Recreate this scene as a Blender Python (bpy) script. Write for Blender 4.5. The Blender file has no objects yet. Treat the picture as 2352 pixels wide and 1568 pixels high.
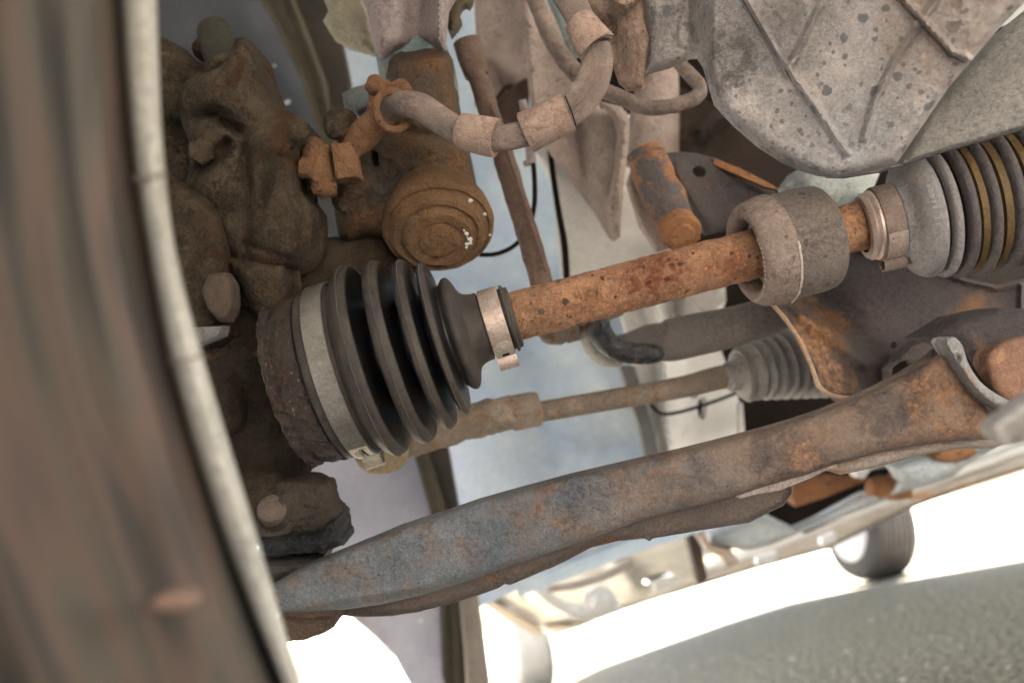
import bpy, bmesh, math, random
import numpy as np
from mathutils import Vector, Matrix, noise
from mathutils.geometry import delaunay_2d_cdt
random.seed(7)
S = bpy.context.scene
COL = S.collection
R = math.radians

# ------------------------------------------------------------------ camera
F = 1829.0                      # focal length in units of a 2352 x 1568 picture
PITCH, ROLL, CAM = R(18.6), R(16.0), Vector((0, 0, 0.30))
FW = Vector((0, math.cos(PITCH), math.sin(PITCH)))
U0 = Vector((0, -math.sin(PITCH), math.cos(PITCH)))
R0 = Vector((1, 0, 0))
RI = R0 * math.cos(ROLL) - U0 * math.sin(ROLL)
UI = R0 * math.sin(ROLL) + U0 * math.cos(ROLL)
cam_d = bpy.data.cameras.new('camera')
cam = bpy.data.objects.new('camera', cam_d)
COL.objects.link(cam)
M = Matrix((RI, UI, -FW)).transposed().to_4x4()
M.translation = CAM
cam.matrix_world = M
cam_d.sensor_width = 36.0
cam_d.lens = 36.0 * F / 2352.0
cam_d.clip_start = 0.02
cam_d.clip_end = 2000
cam_d.dof.use_dof = True
cam_d.dof.focus_distance = 0.42
cam_d.dof.aperture_fstop = 5.6
cam_d.dof.aperture_blades = 7
S.camera = cam

# ------------------------------------------------------------------ sky, sun, exposure
SUN_EL, SUN_AZ = R(64), R(25)          # azimuth clockwise from +Y, where the sun stands
W = bpy.data.worlds.new('World'); S.world = W; W.use_nodes = True
nt = W.node_tree; nt.nodes.clear()
sky = nt.nodes.new('ShaderNodeTexSky'); sky.sky_type = 'NISHITA'; sky.sun_disc = False
sky.sun_elevation = SUN_EL; sky.sun_rotation = SUN_AZ; sky.dust_density = 2.0; sky.air_density = 1.0
bg = nt.nodes.new('ShaderNodeBackground'); bg.inputs[1].default_value = 0.05
ow = nt.nodes.new('ShaderNodeOutputWorld')
wb = nt.nodes.new('ShaderNodeMix'); wb.data_type = 'RGBA'; wb.blend_type = 'MULTIPLY'; wb.inputs[0].default_value = 1.0   # white balance for open shade
wb.inputs[7].default_value = (1.15, 1.01, 0.87, 1)
nt.links.new(sky.outputs[0], wb.inputs[6]); nt.links.new(wb.outputs[2], bg.inputs[0]); nt.links.new(bg.outputs[0], ow.inputs[0])
sd = bpy.data.lights.new('sun', 'SUN'); sd.energy = 5.0; sd.angle = R(0.53); sd.color = (1.0, 0.93, 0.83)
sun = bpy.data.objects.new('sun', sd); COL.objects.link(sun)
to_sun = Vector((math.sin(SUN_AZ) * math.cos(SUN_EL), math.cos(SUN_AZ) * math.cos(SUN_EL), math.sin(SUN_EL)))
sun.rotation_euler = to_sun.to_track_quat('Z', 'Y').to_euler()
sun.location = (0, -3, 6)
S.view_settings.view_transform = 'Standard'
S.view_settings.look = 'None'
S.view_settings.gamma = 1.0
S.view_settings.exposure = 4.45
S.cycles.max_bounces = 10
S.cycles.diffuse_bounces = 6
S.cycles.use_denoising = True

def P(x, y, d):
    return CAM + FW * d + RI * ((x - 1176.0) / F * d) + UI * ((784.0 - y) / F * d)
def px(n, d):
    return n / F * d

# ------------------------------------------------------------------ materials
def nn(nt, t, **kw):
    n = nt.nodes.new(t)
    for k, v in kw.items():
        setattr(n, k, v)
    return n
def ramp(nt, src, stops):
    r = nn(nt, 'ShaderNodeValToRGB')
    e = r.color_ramp.elements
    while len(e) < len(stops): e.new(0.5)
    for k, (p, c) in enumerate(stops):
        e[k].position = p
        e[k].color = (c, c, c, 1) if not isinstance(c, tuple) else (c[0], c[1], c[2], 1)
    nt.links.new(src, r.inputs[0])
    return r.outputs[0]
def mix(nt, f, a, b):
    m = nn(nt, 'ShaderNodeMix', data_type='RGBA')
    L = nt.links
    if isinstance(f, float): m.inputs[0].default_value = f
    else: L.new(f, m.inputs[0])
    for s, v in ((6, a), (7, b)):
        if isinstance(v, tuple): m.inputs[s].default_value = (v[0], v[1], v[2], 1)
        else: L.new(v, m.inputs[s])
    return m.outputs[2]
def noi(nt, co, scale, detail=6, rough=0.6, dist=0.0, off=0.0):
    mp = nn(nt, 'ShaderNodeMapping'); mp.inputs[1].default_value = (off, off * 1.7, -off)
    nt.links.new(co, mp.inputs[0])
    n = nn(nt, 'ShaderNodeTexNoise')
    n.inputs['Scale'].default_value = scale; n.inputs['Detail'].default_value = detail
    n.inputs['Roughness'].default_value = rough; n.inputs['Distortion'].default_value = dist
    nt.links.new(mp.outputs[0], n.inputs['Vector'])
    return n.outputs[0]
MATS = {}
def mat(name, base, bscale=60, rust=None, specks=None, dust=None, bump=0.3, bscale2=900, rough=0.75,
        metal=0.0, spec=0.35, pits=None, contrast=0.13, coat=0.0, fade=None, grain=0.75, rsoft=0.06, k=1.0):
    """base: two colours; rust: (c1, c2, amount, scale); specks / pits: (colour, scale, size); dust: (colour, amount, scale)"""
    if name in MATS: return MATS[name]
    sc3 = lambda c: tuple(min(1.0, q * k) for q in c)
    base = (sc3(base[0]), sc3(base[1]))
    if rust: rust = (sc3(rust[0]), sc3(rust[1])) + tuple(rust[2:])
    if dust: dust = (sc3(dust[0]),) + tuple(dust[1:])
    if fade: fade = (sc3(fade[0]), sc3(fade[1])) + tuple(fade[2:])
    m = bpy.data.materials.new(name); m.use_nodes = True
    nt = m.node_tree; L = nt.links
    b = nt.nodes['Principled BSDF']
    tc = nn(nt, 'ShaderNodeTexCoord'); co = tc.outputs['Object']
    n1 = noi(nt, co, bscale, 8, 0.65, 0.3)
    col = ramp(nt, n1, [(0.5 - contrast, base[0]), (0.5 + contrast, base[1])])
    fine = noi(nt, co, bscale2, 4, 0.7, 0, 3.1)
    col = mix(nt, 0.34, col, ramp(nt, fine, [(0.3, tuple(c * 0.45 for c in base[0])), (0.7, tuple(min(1, c * 1.5) for c in base[1]))]))
    if fade:                                               # another worn colour takes over along the part
        sx = nn(nt, 'ShaderNodeSeparateXYZ'); L.new(co, sx.inputs[0])
        am = nn(nt, 'ShaderNodeMath', operation='MULTIPLY_ADD'); am.inputs[1].default_value = 0.12; L.new(noi(nt, co, 22, 5, 0.6, 0, 4.4), am.inputs[0]); L.new(sx.outputs[0], am.inputs[2])
        mr = nn(nt, 'ShaderNodeMapRange'); mr.inputs[1].default_value = fade[2]; mr.inputs[2].default_value = fade[3]; L.new(am.outputs[0], mr.inputs[0])
        col = mix(nt, mr.outputs[0], col, ramp(nt, n1, [(0.41, fade[0]), (0.59, fade[1])]))
    if dust:
        dn = noi(nt, co, dust[2], 7, 0.7, 0.5, 9.0)
        f = ramp(nt, dn, [(0.5 - dust[1] * 0.5, 0.0), (0.5 - dust[1] * 0.5 + 0.22, 0.85)])
        col = mix(nt, f, col, dust[0])
    if rust:
        rn = noi(nt, co, rust[3], 9, 0.68, 0.6, 5.3)
        t = 1 - rust[2]
        rm = ramp(nt, rn, [(0.28 + t * 0.42, 0.0), (0.28 + rsoft + t * 0.42, 0.95)])
        rc = noi(nt, co, rust[3] * 5, 6, 0.7, 0.2, 2.2)
        rcol = ramp(nt, rc, [(0.33, rust[0]), (0.66, rust[1])])
        col = mix(nt, rm, col, rcol)
    if grain:                                              # dirt sitting in the fine pores
        gn = noi(nt, co, bscale2 * 0.42, 7, 0.75, 0.4, 6.1)
        gm = nn(nt, 'ShaderNodeMix', data_type='RGBA', blend_type='MULTIPLY'); gm.inputs[0].default_value = grain
        L.new(ramp(nt, noi(nt, co, bscale * 0.6 + 8, 4, 0.6, 0, 12.3), [(0.38, grain * 0.15), (0.62, grain)]), gm.inputs[0])
        L.new(col, gm.inputs[6]); L.new(ramp(nt, gn, [(0.36, 0.35), (0.52, 1.0), (0.68, 1.35)]), gm.inputs[7]); col = gm.outputs[2]
    for sp in (specks, pits):
        if not sp: continue
        v = nn(nt, 'ShaderNodeTexVoronoi'); v.inputs['Scale'].default_value = sp[1]
        ad = nn(nt, 'ShaderNodeMixRGB') if False else None
        wob = nn(nt, 'ShaderNodeVectorMath', operation='ADD')
        sc = nn(nt, 'ShaderNodeVectorMath', operation='SCALE'); sc.inputs[3].default_value = 0.5 / sp[1]
        nz = nn(nt, 'ShaderNodeTexNoise'); nz.inputs['Scale'].default_value = sp[1] * 1.5
        L.new(co, nz.inputs['Vector']); L.new(nz.outputs['Color'], sc.inputs[0])
        L.new(co, wob.inputs[0]); L.new(sc.outputs[0], wob.inputs[1]); L.new(wob.outputs[0], v.inputs['Vector'])
        # size differs from cell to cell
        sv = nn(nt, 'ShaderNodeSeparateColor'); L.new(v.outputs['Color'], sv.inputs[0])
        mu = nn(nt, 'ShaderNodeMath', operation='MULTIPLY'); mu.inputs[1].default_value = sp[2] * 0.55
        pw = nn(nt, 'ShaderNodeMath', operation='POWER'); pw.inputs[1].default_value = 2.5
        L.new(sv.outputs[0], pw.inputs[0]); L.new(pw.outputs[0], mu.inputs[0])
        sb = nn(nt, 'ShaderNodeMath', operation='SUBTRACT'); L.new(mu.outputs[0], sb.inputs[0]); L.new(v.outputs['Distance'], sb.inputs[1])
        f = ramp(nt, sb.outputs[0], [(0.0, 0.0), (0.06, 0.85)])
        col = mix(nt, f, col, sp[0])
    L.new(col, b.inputs['Base Color'])
    b.inputs['Metallic'].default_value = metal
    b.inputs['Specular IOR Level'].default_value = spec
    rr = ramp(nt, n1, [(0.3, max(0.05, rough - 0.12)), (0.7, min(1.0, rough + 0.1))])
    L.new(rr, b.inputs['Roughness'])
    if coat: b.inputs['Coat Weight'].default_value = coat
    if bump:
        mid = noi(nt, co, bscale2 * 0.25, 6, 0.65, 0, 7.7)
        ad = nn(nt, 'ShaderNodeMath', operation='ADD')
        ad.operation = 'MULTIPLY_ADD'; ad.inputs[2].default_value = 0.0; L.new(mid, ad.inputs[0]); ad.inputs[1].default_value = 2.2; L.new(fine, ad.inputs[2])
        bp = nn(nt, 'ShaderNodeBump'); bp.inputs['Strength'].default_value = min(1.0, bump * 1.3); bp.inputs['Distance'].default_value = 0.0025
        L.new(ad.outputs[0], bp.inputs['Height']); L.new(bp.outputs[0], b.inputs['Normal'])
    MATS[name] = m
    return m

RUST = ((0.20, 0.065, 0.025), (0.42, 0.17, 0.07))
shaft_rust = mat('orange shaft rust', ((0.19, 0.080, 0.042), (0.52, 0.28, 0.16)), 70, rust=((0.075, 0.020, 0.012), (0.38, 0.12, 0.045), 0.36, 30), rsoft=0.16, grain=0.9,
                 pits=((0.055, 0.028, 0.024), 210, 0.85), specks=((0.72, 0.25, 0.08), 420, 0.75), bump=1.0, bscale2=800, rough=0.7)
joint_rust = mat('flaking joint rust', ((0.028, 0.018, 0.013), (0.11, 0.070, 0.050)), 90, rust=((0.03, 0.013, 0.009), (0.13, 0.058, 0.034), 0.45, 60), grain=0.95,
                 specks=((0.36, 0.17, 0.11), 420, 0.6), pits=((0.012, 0.008, 0.007), 160, 0.9), bump=1.0, bscale2=600, rough=0.5, spec=0.6, k=0.55)
rubber = mat('boot rubber', ((0.022, 0.018, 0.016), (0.040, 0.033, 0.029)), 30, bump=0.2, rough=0.62, spec=0.35, dust=((0.060, 0.048, 0.040), 0.15, 45), grain=0.3)
rubber_grey = mat('dusty boot rubber', ((0.15, 0.14, 0.15), (0.25, 0.235, 0.235)), 35, bump=0.3, rough=0.7, dust=((0.30, 0.24, 0.20), 0.0, 60))
rubber_olive = mat('boot rubber stained yellow', ((0.05, 0.032, 0.015), (0.16, 0.095, 0.032)), 30, bump=0.2, rough=0.55)
steel_clamp = mat('dull clamp steel', ((0.13, 0.12, 0.105), (0.27, 0.25, 0.22)), 60, bump=0.15, rough=0.42, metal=0.55, pits=((0.10, 0.07, 0.05), 500, 0.45), grain=0.3)
pink_clamp = mat('pinkish clamp steel', ((0.30, 0.22, 0.19), (0.50, 0.40, 0.35)), 80, bump=0.15, rough=0.38, metal=0.5, pits=((0.10, 0.07, 0.06), 420, 0.5), grain=0.3)
dusty_pink = mat('hose rubber under dust', ((0.28, 0.19, 0.155), (0.44, 0.32, 0.265)), 70, dust=((0.50, 0.37, 0.31), 0.0, 160), bump=0.6, rough=0.95, spec=0.1, pits=((0.15, 0.10, 0.09), 420, 0.4))
hose_dark = mat('ribbed hose rubber', ((0.10, 0.085, 0.08), (0.24, 0.185, 0.16)), 30, bump=0.3, rough=0.8, spec=0.25, dust=((0.36, 0.27, 0.22), -0.02, 60))
damper_m = mat('damper rubber', ((0.145, 0.115, 0.10), (0.215, 0.175, 0.155)), 60, bump=0.5, bscale2=700, rough=0.85, pits=((0.06, 0.045, 0.04), 110, 0.55), specks=((0.36, 0.31, 0.29), 160, 0.25), k=0.8)
damper_lip = mat('damper flange rubber', ((0.19, 0.142, 0.12), (0.29, 0.225, 0.195)), 90, bump=0.4, rough=0.9, spec=0.15, pits=((0.10, 0.08, 0.07), 130, 0.4), k=0.9)
cast_dark = mat('caliper casting', ((0.022, 0.016, 0.011), (0.10, 0.074, 0.050)), 38, dust=((0.155, 0.118, 0.083), 0.02, 60), grain=0.95, rust=((0.06, 0.032, 0.018), (0.10, 0.055, 0.03), 0.33, 30), bump=0.9, bscale2=900, rough=0.9, spec=0.15, k=0.95)
cast_orange = mat('orange dusted casting', ((0.15, 0.075, 0.04), (0.30, 0.165, 0.095)), 60, bump=0.8, bscale2=1000, rough=0.92, spec=0.12, pits=((0.07, 0.04, 0.03), 260, 0.5))
strut_brown = mat('strut surface rust', ((0.070, 0.058, 0.050), (0.15, 0.110, 0.080)), 22, rsoft=0.2, rust=((0.12, 0.068, 0.036), (0.24, 0.135, 0.07), 0.52, 16), bump=0.7, bscale2=900, rough=0.88, spec=0.15, k=0.85)
cap_brown = mat('cap rust', ((0.15, 0.086, 0.045), (0.28, 0.16, 0.085)), 40, rust=((0.10, 0.058, 0.032), (0.20, 0.115, 0.06), 0.3, 60), grain=0.6, bump=0.8, bscale2=800, rough=0.85, spec=0.2, k=0.85)
cap_glint = mat('white glint flakes', ((0.6, 0.6, 0.58), (0.8, 0.8, 0.78)), 100, bump=0.2)
blue_steel = mat('blue grey tube steel', ((0.10, 0.14, 0.155), (0.20, 0.25, 0.26)), 40, rust=((0.14, 0.07, 0.03), (0.25, 0.14, 0.07), 0.35, 40), bump=0.3)
mauve = mat('mauve dusted steel', ((0.21, 0.165, 0.17), (0.33, 0.27, 0.265)), 45, bump=0.4, rough=0.85, rust=((0.13, 0.075, 0.05), (0.20, 0.12, 0.08), 0.22, 25), specks=((0.45, 0.4, 0.4), 400, 0.3))
beige_m = mat('beige bracket steel', ((0.26, 0.23, 0.165), (0.40, 0.35, 0.26)), 40, bump=0.4, rough=0.8, rust=((0.14, 0.075, 0.03), (0.25, 0.13, 0.05), 0.25, 35), k=0.85)
link_brown = mat('brown link rod', ((0.12, 0.075, 0.06), (0.24, 0.16, 0.13)), 60, bump=0.5, rough=0.8, spec=0.3, k=0.75)
pink_steel = mat('pink dusted steel', ((0.24, 0.185, 0.165), (0.43, 0.345, 0.31)), 18, bump=0.5, rough=0.9, spec=0.15, dust=((0.46, 0.38, 0.34), 0.0, 24), pits=((0.10, 0.08, 0.08), 90, 0.35))
bracket_pink = mat('gritty bracket dirt', ((0.22, 0.15, 0.12), (0.42, 0.30, 0.24)), 55, bump=1.0, bscale2=600, rough=0.95, spec=0.1, dust=((0.50, 0.36, 0.28), 0.0, 110), pits=((0.11, 0.08, 0.07), 200, 0.6))
pan_m = mat('oil pan aluminium', ((0.115, 0.104, 0.104), (0.35, 0.318, 0.312)), 9, bump=0.35, bscale2=800, rough=0.45, spec=0.6, grain=0.65,
            dust=((0.50, 0.44, 0.41), 0.0, 55), pits=((0.085, 0.085, 0.095), 125, 0.85), specks=((0.10, 0.092, 0.09), 290, 0.85), contrast=0.1)
pan_side = mat('oil pan side', ((0.11, 0.108, 0.10), (0.24, 0.225, 0.21)), 12, bump=0.3, rough=0.7, pits=((0.08, 0.08, 0.08), 90, 0.3))
arm_m = mat('control arm primer', ((0.095, 0.108, 0.125), (0.26, 0.27, 0.28)), 26, rsoft=0.2, grain=0.7, rust=((0.14, 0.085, 0.06), (0.36, 0.215, 0.135), 0.54, 48), bump=0.55, bscale2=900, rough=0.72,
            pits=((0.07, 0.045, 0.04), 260, 0.34), spec=0.35, fade=((0.072, 0.056, 0.055), (0.27, 0.19, 0.145), 0.0, 0.12), k=0.88)
arm_rust = mat('control arm rust', ((0.12, 0.085, 0.085), (0.22, 0.155, 0.145)), 20, rust=((0.24, 0.11, 0.06), (0.42, 0.22, 0.11), 0.52, 22), bump=0.7, bscale2=900, rough=0.78,
               pits=((0.05, 0.03, 0.025), 230, 0.4))
arm_flange = mat('control arm lower flange', ((0.12, 0.095, 0.085), (0.19, 0.15, 0.135)), 30, rust=((0.17, 0.085, 0.04), (0.32, 0.17, 0.08), 0.3, 30), bump=0.4, rough=0.85, k=0.8)
cross_m = mat('subframe paint', ((0.085, 0.068, 0.07), (0.15, 0.12, 0.12)), 22, rust=((0.21, 0.10, 0.045), (0.40, 0.21, 0.105), 0.36, 11), bump=0.45, rough=0.75, pits=((0.035, 0.02, 0.02), 170, 0.3), k=0.5)
cross_edge = mat('subframe bare edge', ((0.40, 0.24, 0.15), (0.60, 0.42, 0.30)), 60, bump=0.5, rough=0.8)
rust_bright = mat('bright rust', ((0.30, 0.12, 0.055), (0.50, 0.25, 0.12)), 40, rust=((0.14, 0.07, 0.05), (0.22, 0.13, 0.10), 0.35, 50), bump=0.8, rough=0.85)
tie_m = mat('tie rod dirt', ((0.15, 0.12, 0.095), (0.30, 0.245, 0.20)), 30, bump=0.5, rough=0.85, spec=0.2, rust=((0.20, 0.11, 0.06), (0.31, 0.19, 0.11), 0.35, 40))
bar_m = mat('stabiliser bar paint', ((0.14, 0.115, 0.105), (0.23, 0.195, 0.18)), 25, bump=0.3, rough=0.5, spec=0.5, specks=((0.34, 0.27, 0.22), 200, 0.3), k=0.85)
black_gloss = mat('worn black paint', ((0.012, 0.012, 0.013), (0.03, 0.03, 0.03)), 90, bump=0.3, rough=0.3, spec=0.6, dust=((0.30, 0.25, 0.22), -0.12, 130))
black_rubber = mat('torn black rubber', ((0.012, 0.012, 0.014), (0.035, 0.034, 0.036)), 90, bump=1.0, bscale2=500, rough=0.7, spec=0.3)
knuckle_m = mat('knuckle casting', ((0.040, 0.029, 0.021), (0.095, 0.070, 0.051)), 34, bump=0.6, rough=0.88, spec=0.15, rust=((0.12, 0.06, 0.032), (0.19, 0.10, 0.055), 0.28, 30), k=0.8)
knuckle_dark = mat('knuckle lower casting', ((0.035, 0.030, 0.028), (0.10, 0.078, 0.062)), 34, bump=0.7, rough=0.85, spec=0.2)
wing_m = mat('pale blue wing paint', ((0.42, 0.60, 0.86), (0.76, 0.90, 1.0)), 9, bump=0.1, rough=0.35, spec=0.6, dust=((0.78, 0.86, 0.95), -0.12, 18), specks=((0.9, 0.9, 0.9), 45, 0.25), pits=((0.14, 0.16, 0.19), 60, 0.2), grain=0.3)
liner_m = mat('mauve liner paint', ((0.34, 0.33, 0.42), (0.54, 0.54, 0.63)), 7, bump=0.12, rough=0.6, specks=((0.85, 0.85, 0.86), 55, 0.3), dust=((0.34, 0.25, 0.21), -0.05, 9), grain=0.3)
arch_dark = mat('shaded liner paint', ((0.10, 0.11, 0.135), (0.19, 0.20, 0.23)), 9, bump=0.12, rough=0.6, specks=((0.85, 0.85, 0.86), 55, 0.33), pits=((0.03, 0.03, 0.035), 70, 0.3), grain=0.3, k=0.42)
seam_m = mat('olive seam sealer', ((0.035, 0.028, 0.018), (0.095, 0.078, 0.052)), 14, bump=0.2, rough=0.6)
black_void = mat('gap black', ((0.006, 0.005, 0.005), (0.018, 0.013, 0.011)), 12, bump=0.1, rough=0.9, spec=0.1)  # flat black standing for unlit gaps; wires and seals share it
rail_m = mat('pale rail paint', ((0.50, 0.47, 0.44), (0.78, 0.75, 0.72)), 9, bump=0.2, rough=0.5, spec=0.45, dust=((0.40, 0.33, 0.28), -0.1, 16), pits=((0.10, 0.09, 0.09), 70, 0.2), grain=0.3)
sill_m = mat('sill paint', ((0.26, 0.23, 0.20), (0.46, 0.41, 0.36)), 8, bump=0.2, rough=0.5, rust=((0.30, 0.15, 0.07), (0.42, 0.25, 0.14), 0.25, 9))
sub_blue = mat('blue grey subframe', ((0.26, 0.30, 0.33), (0.50, 0.53, 0.55)), 12, bump=0.2, rough=0.5, rust=((0.30, 0.14, 0.06), (0.46, 0.26, 0.14), 0.27, 16))
floor_far = mat('dusty floor pan paint', ((0.50, 0.49, 0.48), (0.85, 0.84, 0.83)), 12, bump=0.2, rough=0.7, dust=((0.70, 0.66, 0.62), -0.05, 8))
tyre_wall_m = None
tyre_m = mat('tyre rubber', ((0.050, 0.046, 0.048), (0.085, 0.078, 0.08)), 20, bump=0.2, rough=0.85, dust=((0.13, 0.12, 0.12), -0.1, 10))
rim_m = mat('pale wheel rim', ((0.55, 0.55, 0.55), (0.72, 0.72, 0.72)), 20, bump=0.05, rough=0.4)
body_m = mat('body paint', ((0.42, 0.44, 0.46), (0.50, 0.52, 0.54)), 4, bump=0.0, rough=0.35, coat=0.4, grain=0.3)
gold_m = mat('yellowish cap', ((0.30, 0.22, 0.13), (0.42, 0.33, 0.21)), 60, bump=0.5, rough=0.8)

def tyre_wall_material():
    m = bpy.data.materials.new('streaked tyre brown'); m.use_nodes = True
    nt = m.node_tree; L = nt.links; b = nt.nodes['Principled BSDF']
    tc = nn(nt, 'ShaderNodeTexCoord'); mp = nn(nt, 'ShaderNodeMapping'); mp.inputs[3].default_value = (3.4, 1.6, 1.0); mp.inputs[2].default_value = (0, 0, 0.65)
    L.new(tc.outputs['UV'], mp.inputs[0])
    n = noi(nt, mp.outputs[0], 1.3, 1.0, 0.5, 0.0)
    c = ramp(nt, n, [(0.34, (0.014, 0.011, 0.009)), (0.46, (0.055, 0.042, 0.029)), (0.55, (0.072, 0.042, 0.029)), (0.66, (0.026, 0.019, 0.014))])
    L.new(c, b.inputs['Base Color']); b.inputs['Roughness'].default_value = 0.7
    return m
tyre_wall_m = tyre_wall_material()
rim_lip_m = mat('pale rim lip', ((0.30, 0.28, 0.245), (0.52, 0.49, 0.43)), 24, bump=0.3, rough=0.55, metal=0.0, pits=((0.25, 0.22, 0.18), 160, 0.4))

def ground_material(name, big, fine, fs, chips):
    m = bpy.data.materials.new(name); m.use_nodes = True
    nt = m.node_tree; L = nt.links; b = nt.nodes['Principled BSDF']
    tc = nn(nt, 'ShaderNodeTexCoord'); co = tc.outputs['Object']
    n = noi(nt, co, 3, 6, 0.6); c = ramp(nt, n, [(0.35, big[0]), (0.65, big[1])])
    n2 = noi(nt, co, fs, 3, 0.7); c = mix(nt, 0.8, c, ramp(nt, n2, [(0.45, fine[0]), (0.56, fine[1])]))
    for sc, cut in ((28, 0.975), (60, 0.95)):
        v = nn(nt, 'ShaderNodeTexVoronoi'); v.inputs['Scale'].default_value = sc; L.new(co, v.inputs['Vector'])
        sv = nn(nt, 'ShaderNodeSeparateColor'); L.new(v.outputs['Color'], sv.inputs[0])
        g = nn(nt, 'ShaderNodeMath', operation='GREATER_THAN'); g.inputs[1].default_value = cut; L.new(sv.outputs[0], g.inputs[0])
        g2 = nn(nt, 'ShaderNodeMath', operation='LESS_THAN'); g2.inputs[1].default_value = 0.25; L.new(v.outputs['Distance'], g2.inputs[0])
        g3 = nn(nt, 'ShaderNodeMath', operation='MULTIPLY'); L.new(g.outputs[0], g3.inputs[0]); L.new(g2.outputs[0], g3.inputs[1])
        c = mix(nt, g3.outputs[0], c, chips)
    L.new(c, b.inputs['Base Color']); b.inputs['Roughness'].default_value = 0.9
    bp = nn(nt, 'ShaderNodeBump'); bp.inputs['Strength'].default_value = 1.0; bp.inputs['Distance'].default_value = 0.006
    L.new(n2, bp.inputs['Height']); L.new(bp.outputs[0], b.inputs['Normal'])
    return m

# ------------------------------------------------------------------ object helpers
def thing(name, label, cat, loc, group=None):
    o = bpy.data.objects.new(name, None); COL.objects.link(o)
    o.empty_display_size = 0.02
    o.location = loc; o['label'] = label; o['category'] = cat
    if group: o['group'] = group
    return o
def tag(o, label, cat, group=None):
    o['label'] = label; o['category'] = cat
    if group: o['group'] = group
    return o
def struct(o, kind='structure'):
    o['kind'] = kind; return o

def mkobj(name, verts, faces, m, parent=None, angle=35, label=None, rot=None):
    """verts in world space; the object's origin goes to their centre"""
    vs = [Vector(v) for v in verts]
    c = sum(vs, Vector()) / len(vs)
    if rot is not None:                                    # rot = world rotation the local axes follow
        inv = rot.inverted(); loc = [inv @ (v - c) for v in vs]
    else:
        loc = [v - c for v in vs]
    me = bpy.data.meshes.new(name)
    me.from_pydata([tuple(v) for v in loc], [], faces)
    bm = bmesh.new(); bm.from_mesh(me)
    bmesh.ops.recalc_face_normals(bm, faces=bm.faces)
    bm.to_mesh(me); bm.free()
    for p in me.polygons: p.use_smooth = True
    me.set_sharp_from_angle(angle=R(angle))
    me.materials.append(m)
    o = bpy.data.objects.new(name, me); COL.objects.link(o)
    if rot is not None: o.rotation_euler = rot.to_euler()
    if parent is not None:
        pl = Vector(parent.location); pp = parent.parent
        while pp is not None: pl += Vector(pp.location); pp = pp.parent
        o.parent = parent; o.location = c - pl
    else: o.location = c
    if label: o['label'] = label
    return o

def frame(ax, hint=None):
    ax = ax.normalized()
    h = hint if hint is not None else FW
    u = (h - ax * h.dot(ax))
    if u.length < 1e-4: u = (UI - ax * UI.dot(ax))
    u.normalize(); v = ax.cross(u)
    return u, v

def fbm(v, s, o=4):
    return noise.fractal(Vector(v) * s, 1.0, 2.0, o)

def lathe(name, A, B, prof, m, parent=None, seg=72, rough=0.0, rs=90, caps=True, scallop=None, a0=0, a1=2 * math.pi, **kw):
    """profile of (s, r): s in metres from A towards B"""
    ax = (B - A).normalized(); u, v = frame(ax)
    full = abs(a1 - a0 - 2 * math.pi) < 1e-6
    n = seg if full else seg + 1
    V, Fc = [], []
    for s, r in prof:
        for k in range(n):
            a = a0 + (a1 - a0) * k / seg
            rr = r if not scallop else r * (1 + scallop[1] * max(-1, min(1, 2.5 * math.cos(a * scallop[0]))))
            p = A + ax * s + (u * math.cos(a) + v * math.sin(a)) * rr
            if rough:
                p = A + ax * (s + rough * 0.4 * fbm(p + Vector((3, 1, 2)), rs)) + (u * math.cos(a) + v * math.sin(a)) * (rr + rough * fbm(p, rs))
            V.append(p)
    for i in range(len(prof) - 1):
        for k in range(seg if full else seg):
            k2 = (k + 1) % n
            Fc.append((i * n + k, i * n + k2, (i + 1) * n + k2, (i + 1) * n + k))
    if caps and full:
        Fc.append(tuple(range(n))); Fc.append(tuple((len(prof) - 1) * n + k for k in range(n)))
    return mkobj(name, V, Fc, m, parent, **kw)

def dense(prof, n=4):
    """Catmull-Rom through profile points"""
    out = []
    q = [prof[0]] + list(prof) + [prof[-1]]
    for i in range(1, len(q) - 2):
        for k in range(n):
            t = k / n
            out.append(tuple(0.5 * ((2 * q[i][j]) + (-q[i-1][j] + q[i+1][j]) * t + (2*q[i-1][j] - 5*q[i][j] + 4*q[i+1][j] - q[i+2][j]) * t*t + (-q[i-1][j] + 3*q[i][j] - 3*q[i+1][j] + q[i+2][j]) * t*t*t) for j in range(len(q[i]))))
    out.append(tuple(prof[-1]))
    return out

def tube(name, pts, m, parent=None, seg=24, n=8, ribs=0, ribamp=0.03, smooth=True, caps=True, rough=0.0, rs=120, flat=1.0, **kw):
    """pts: (x, y, depth, radius in picture units)"""
    q = dense(pts, n) if smooth and len(pts) > 2 else list(pts)
    C = [P(a[0], a[1], a[2]) for a in q]; rad = [px(a[3], a[2]) for a in q]
    V, Fc = [], []
    up = None
    for i, c in enumerate(C):
        t = (C[min(i + 1, len(C) - 1)] - C[max(i - 1, 0)]).normalized()
        u, v = frame(t)
        for k in range(seg):
            a = 2 * math.pi * k / seg
            r = rad[i] * (1 + (ribamp * math.cos(ribs * a) if ribs else 0))
            d = u * math.cos(a) * flat + v * math.sin(a)
            p = c + d * r
            if rough: p = p + d * rough * fbm(p, rs)
            V.append(p)
    for i in range(len(C) - 1):
        for k in range(seg):
            k2 = (k + 1) % seg
            Fc.append((i * seg + k, i * seg + k2, (i + 1) * seg + k2, (i + 1) * seg + k))
    if caps:
        Fc.append(tuple(range(seg))); Fc.append(tuple((len(C) - 1) * seg + k for k in range(seg)))
    return mkobj(name, V, Fc, m, parent, **kw)

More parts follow.
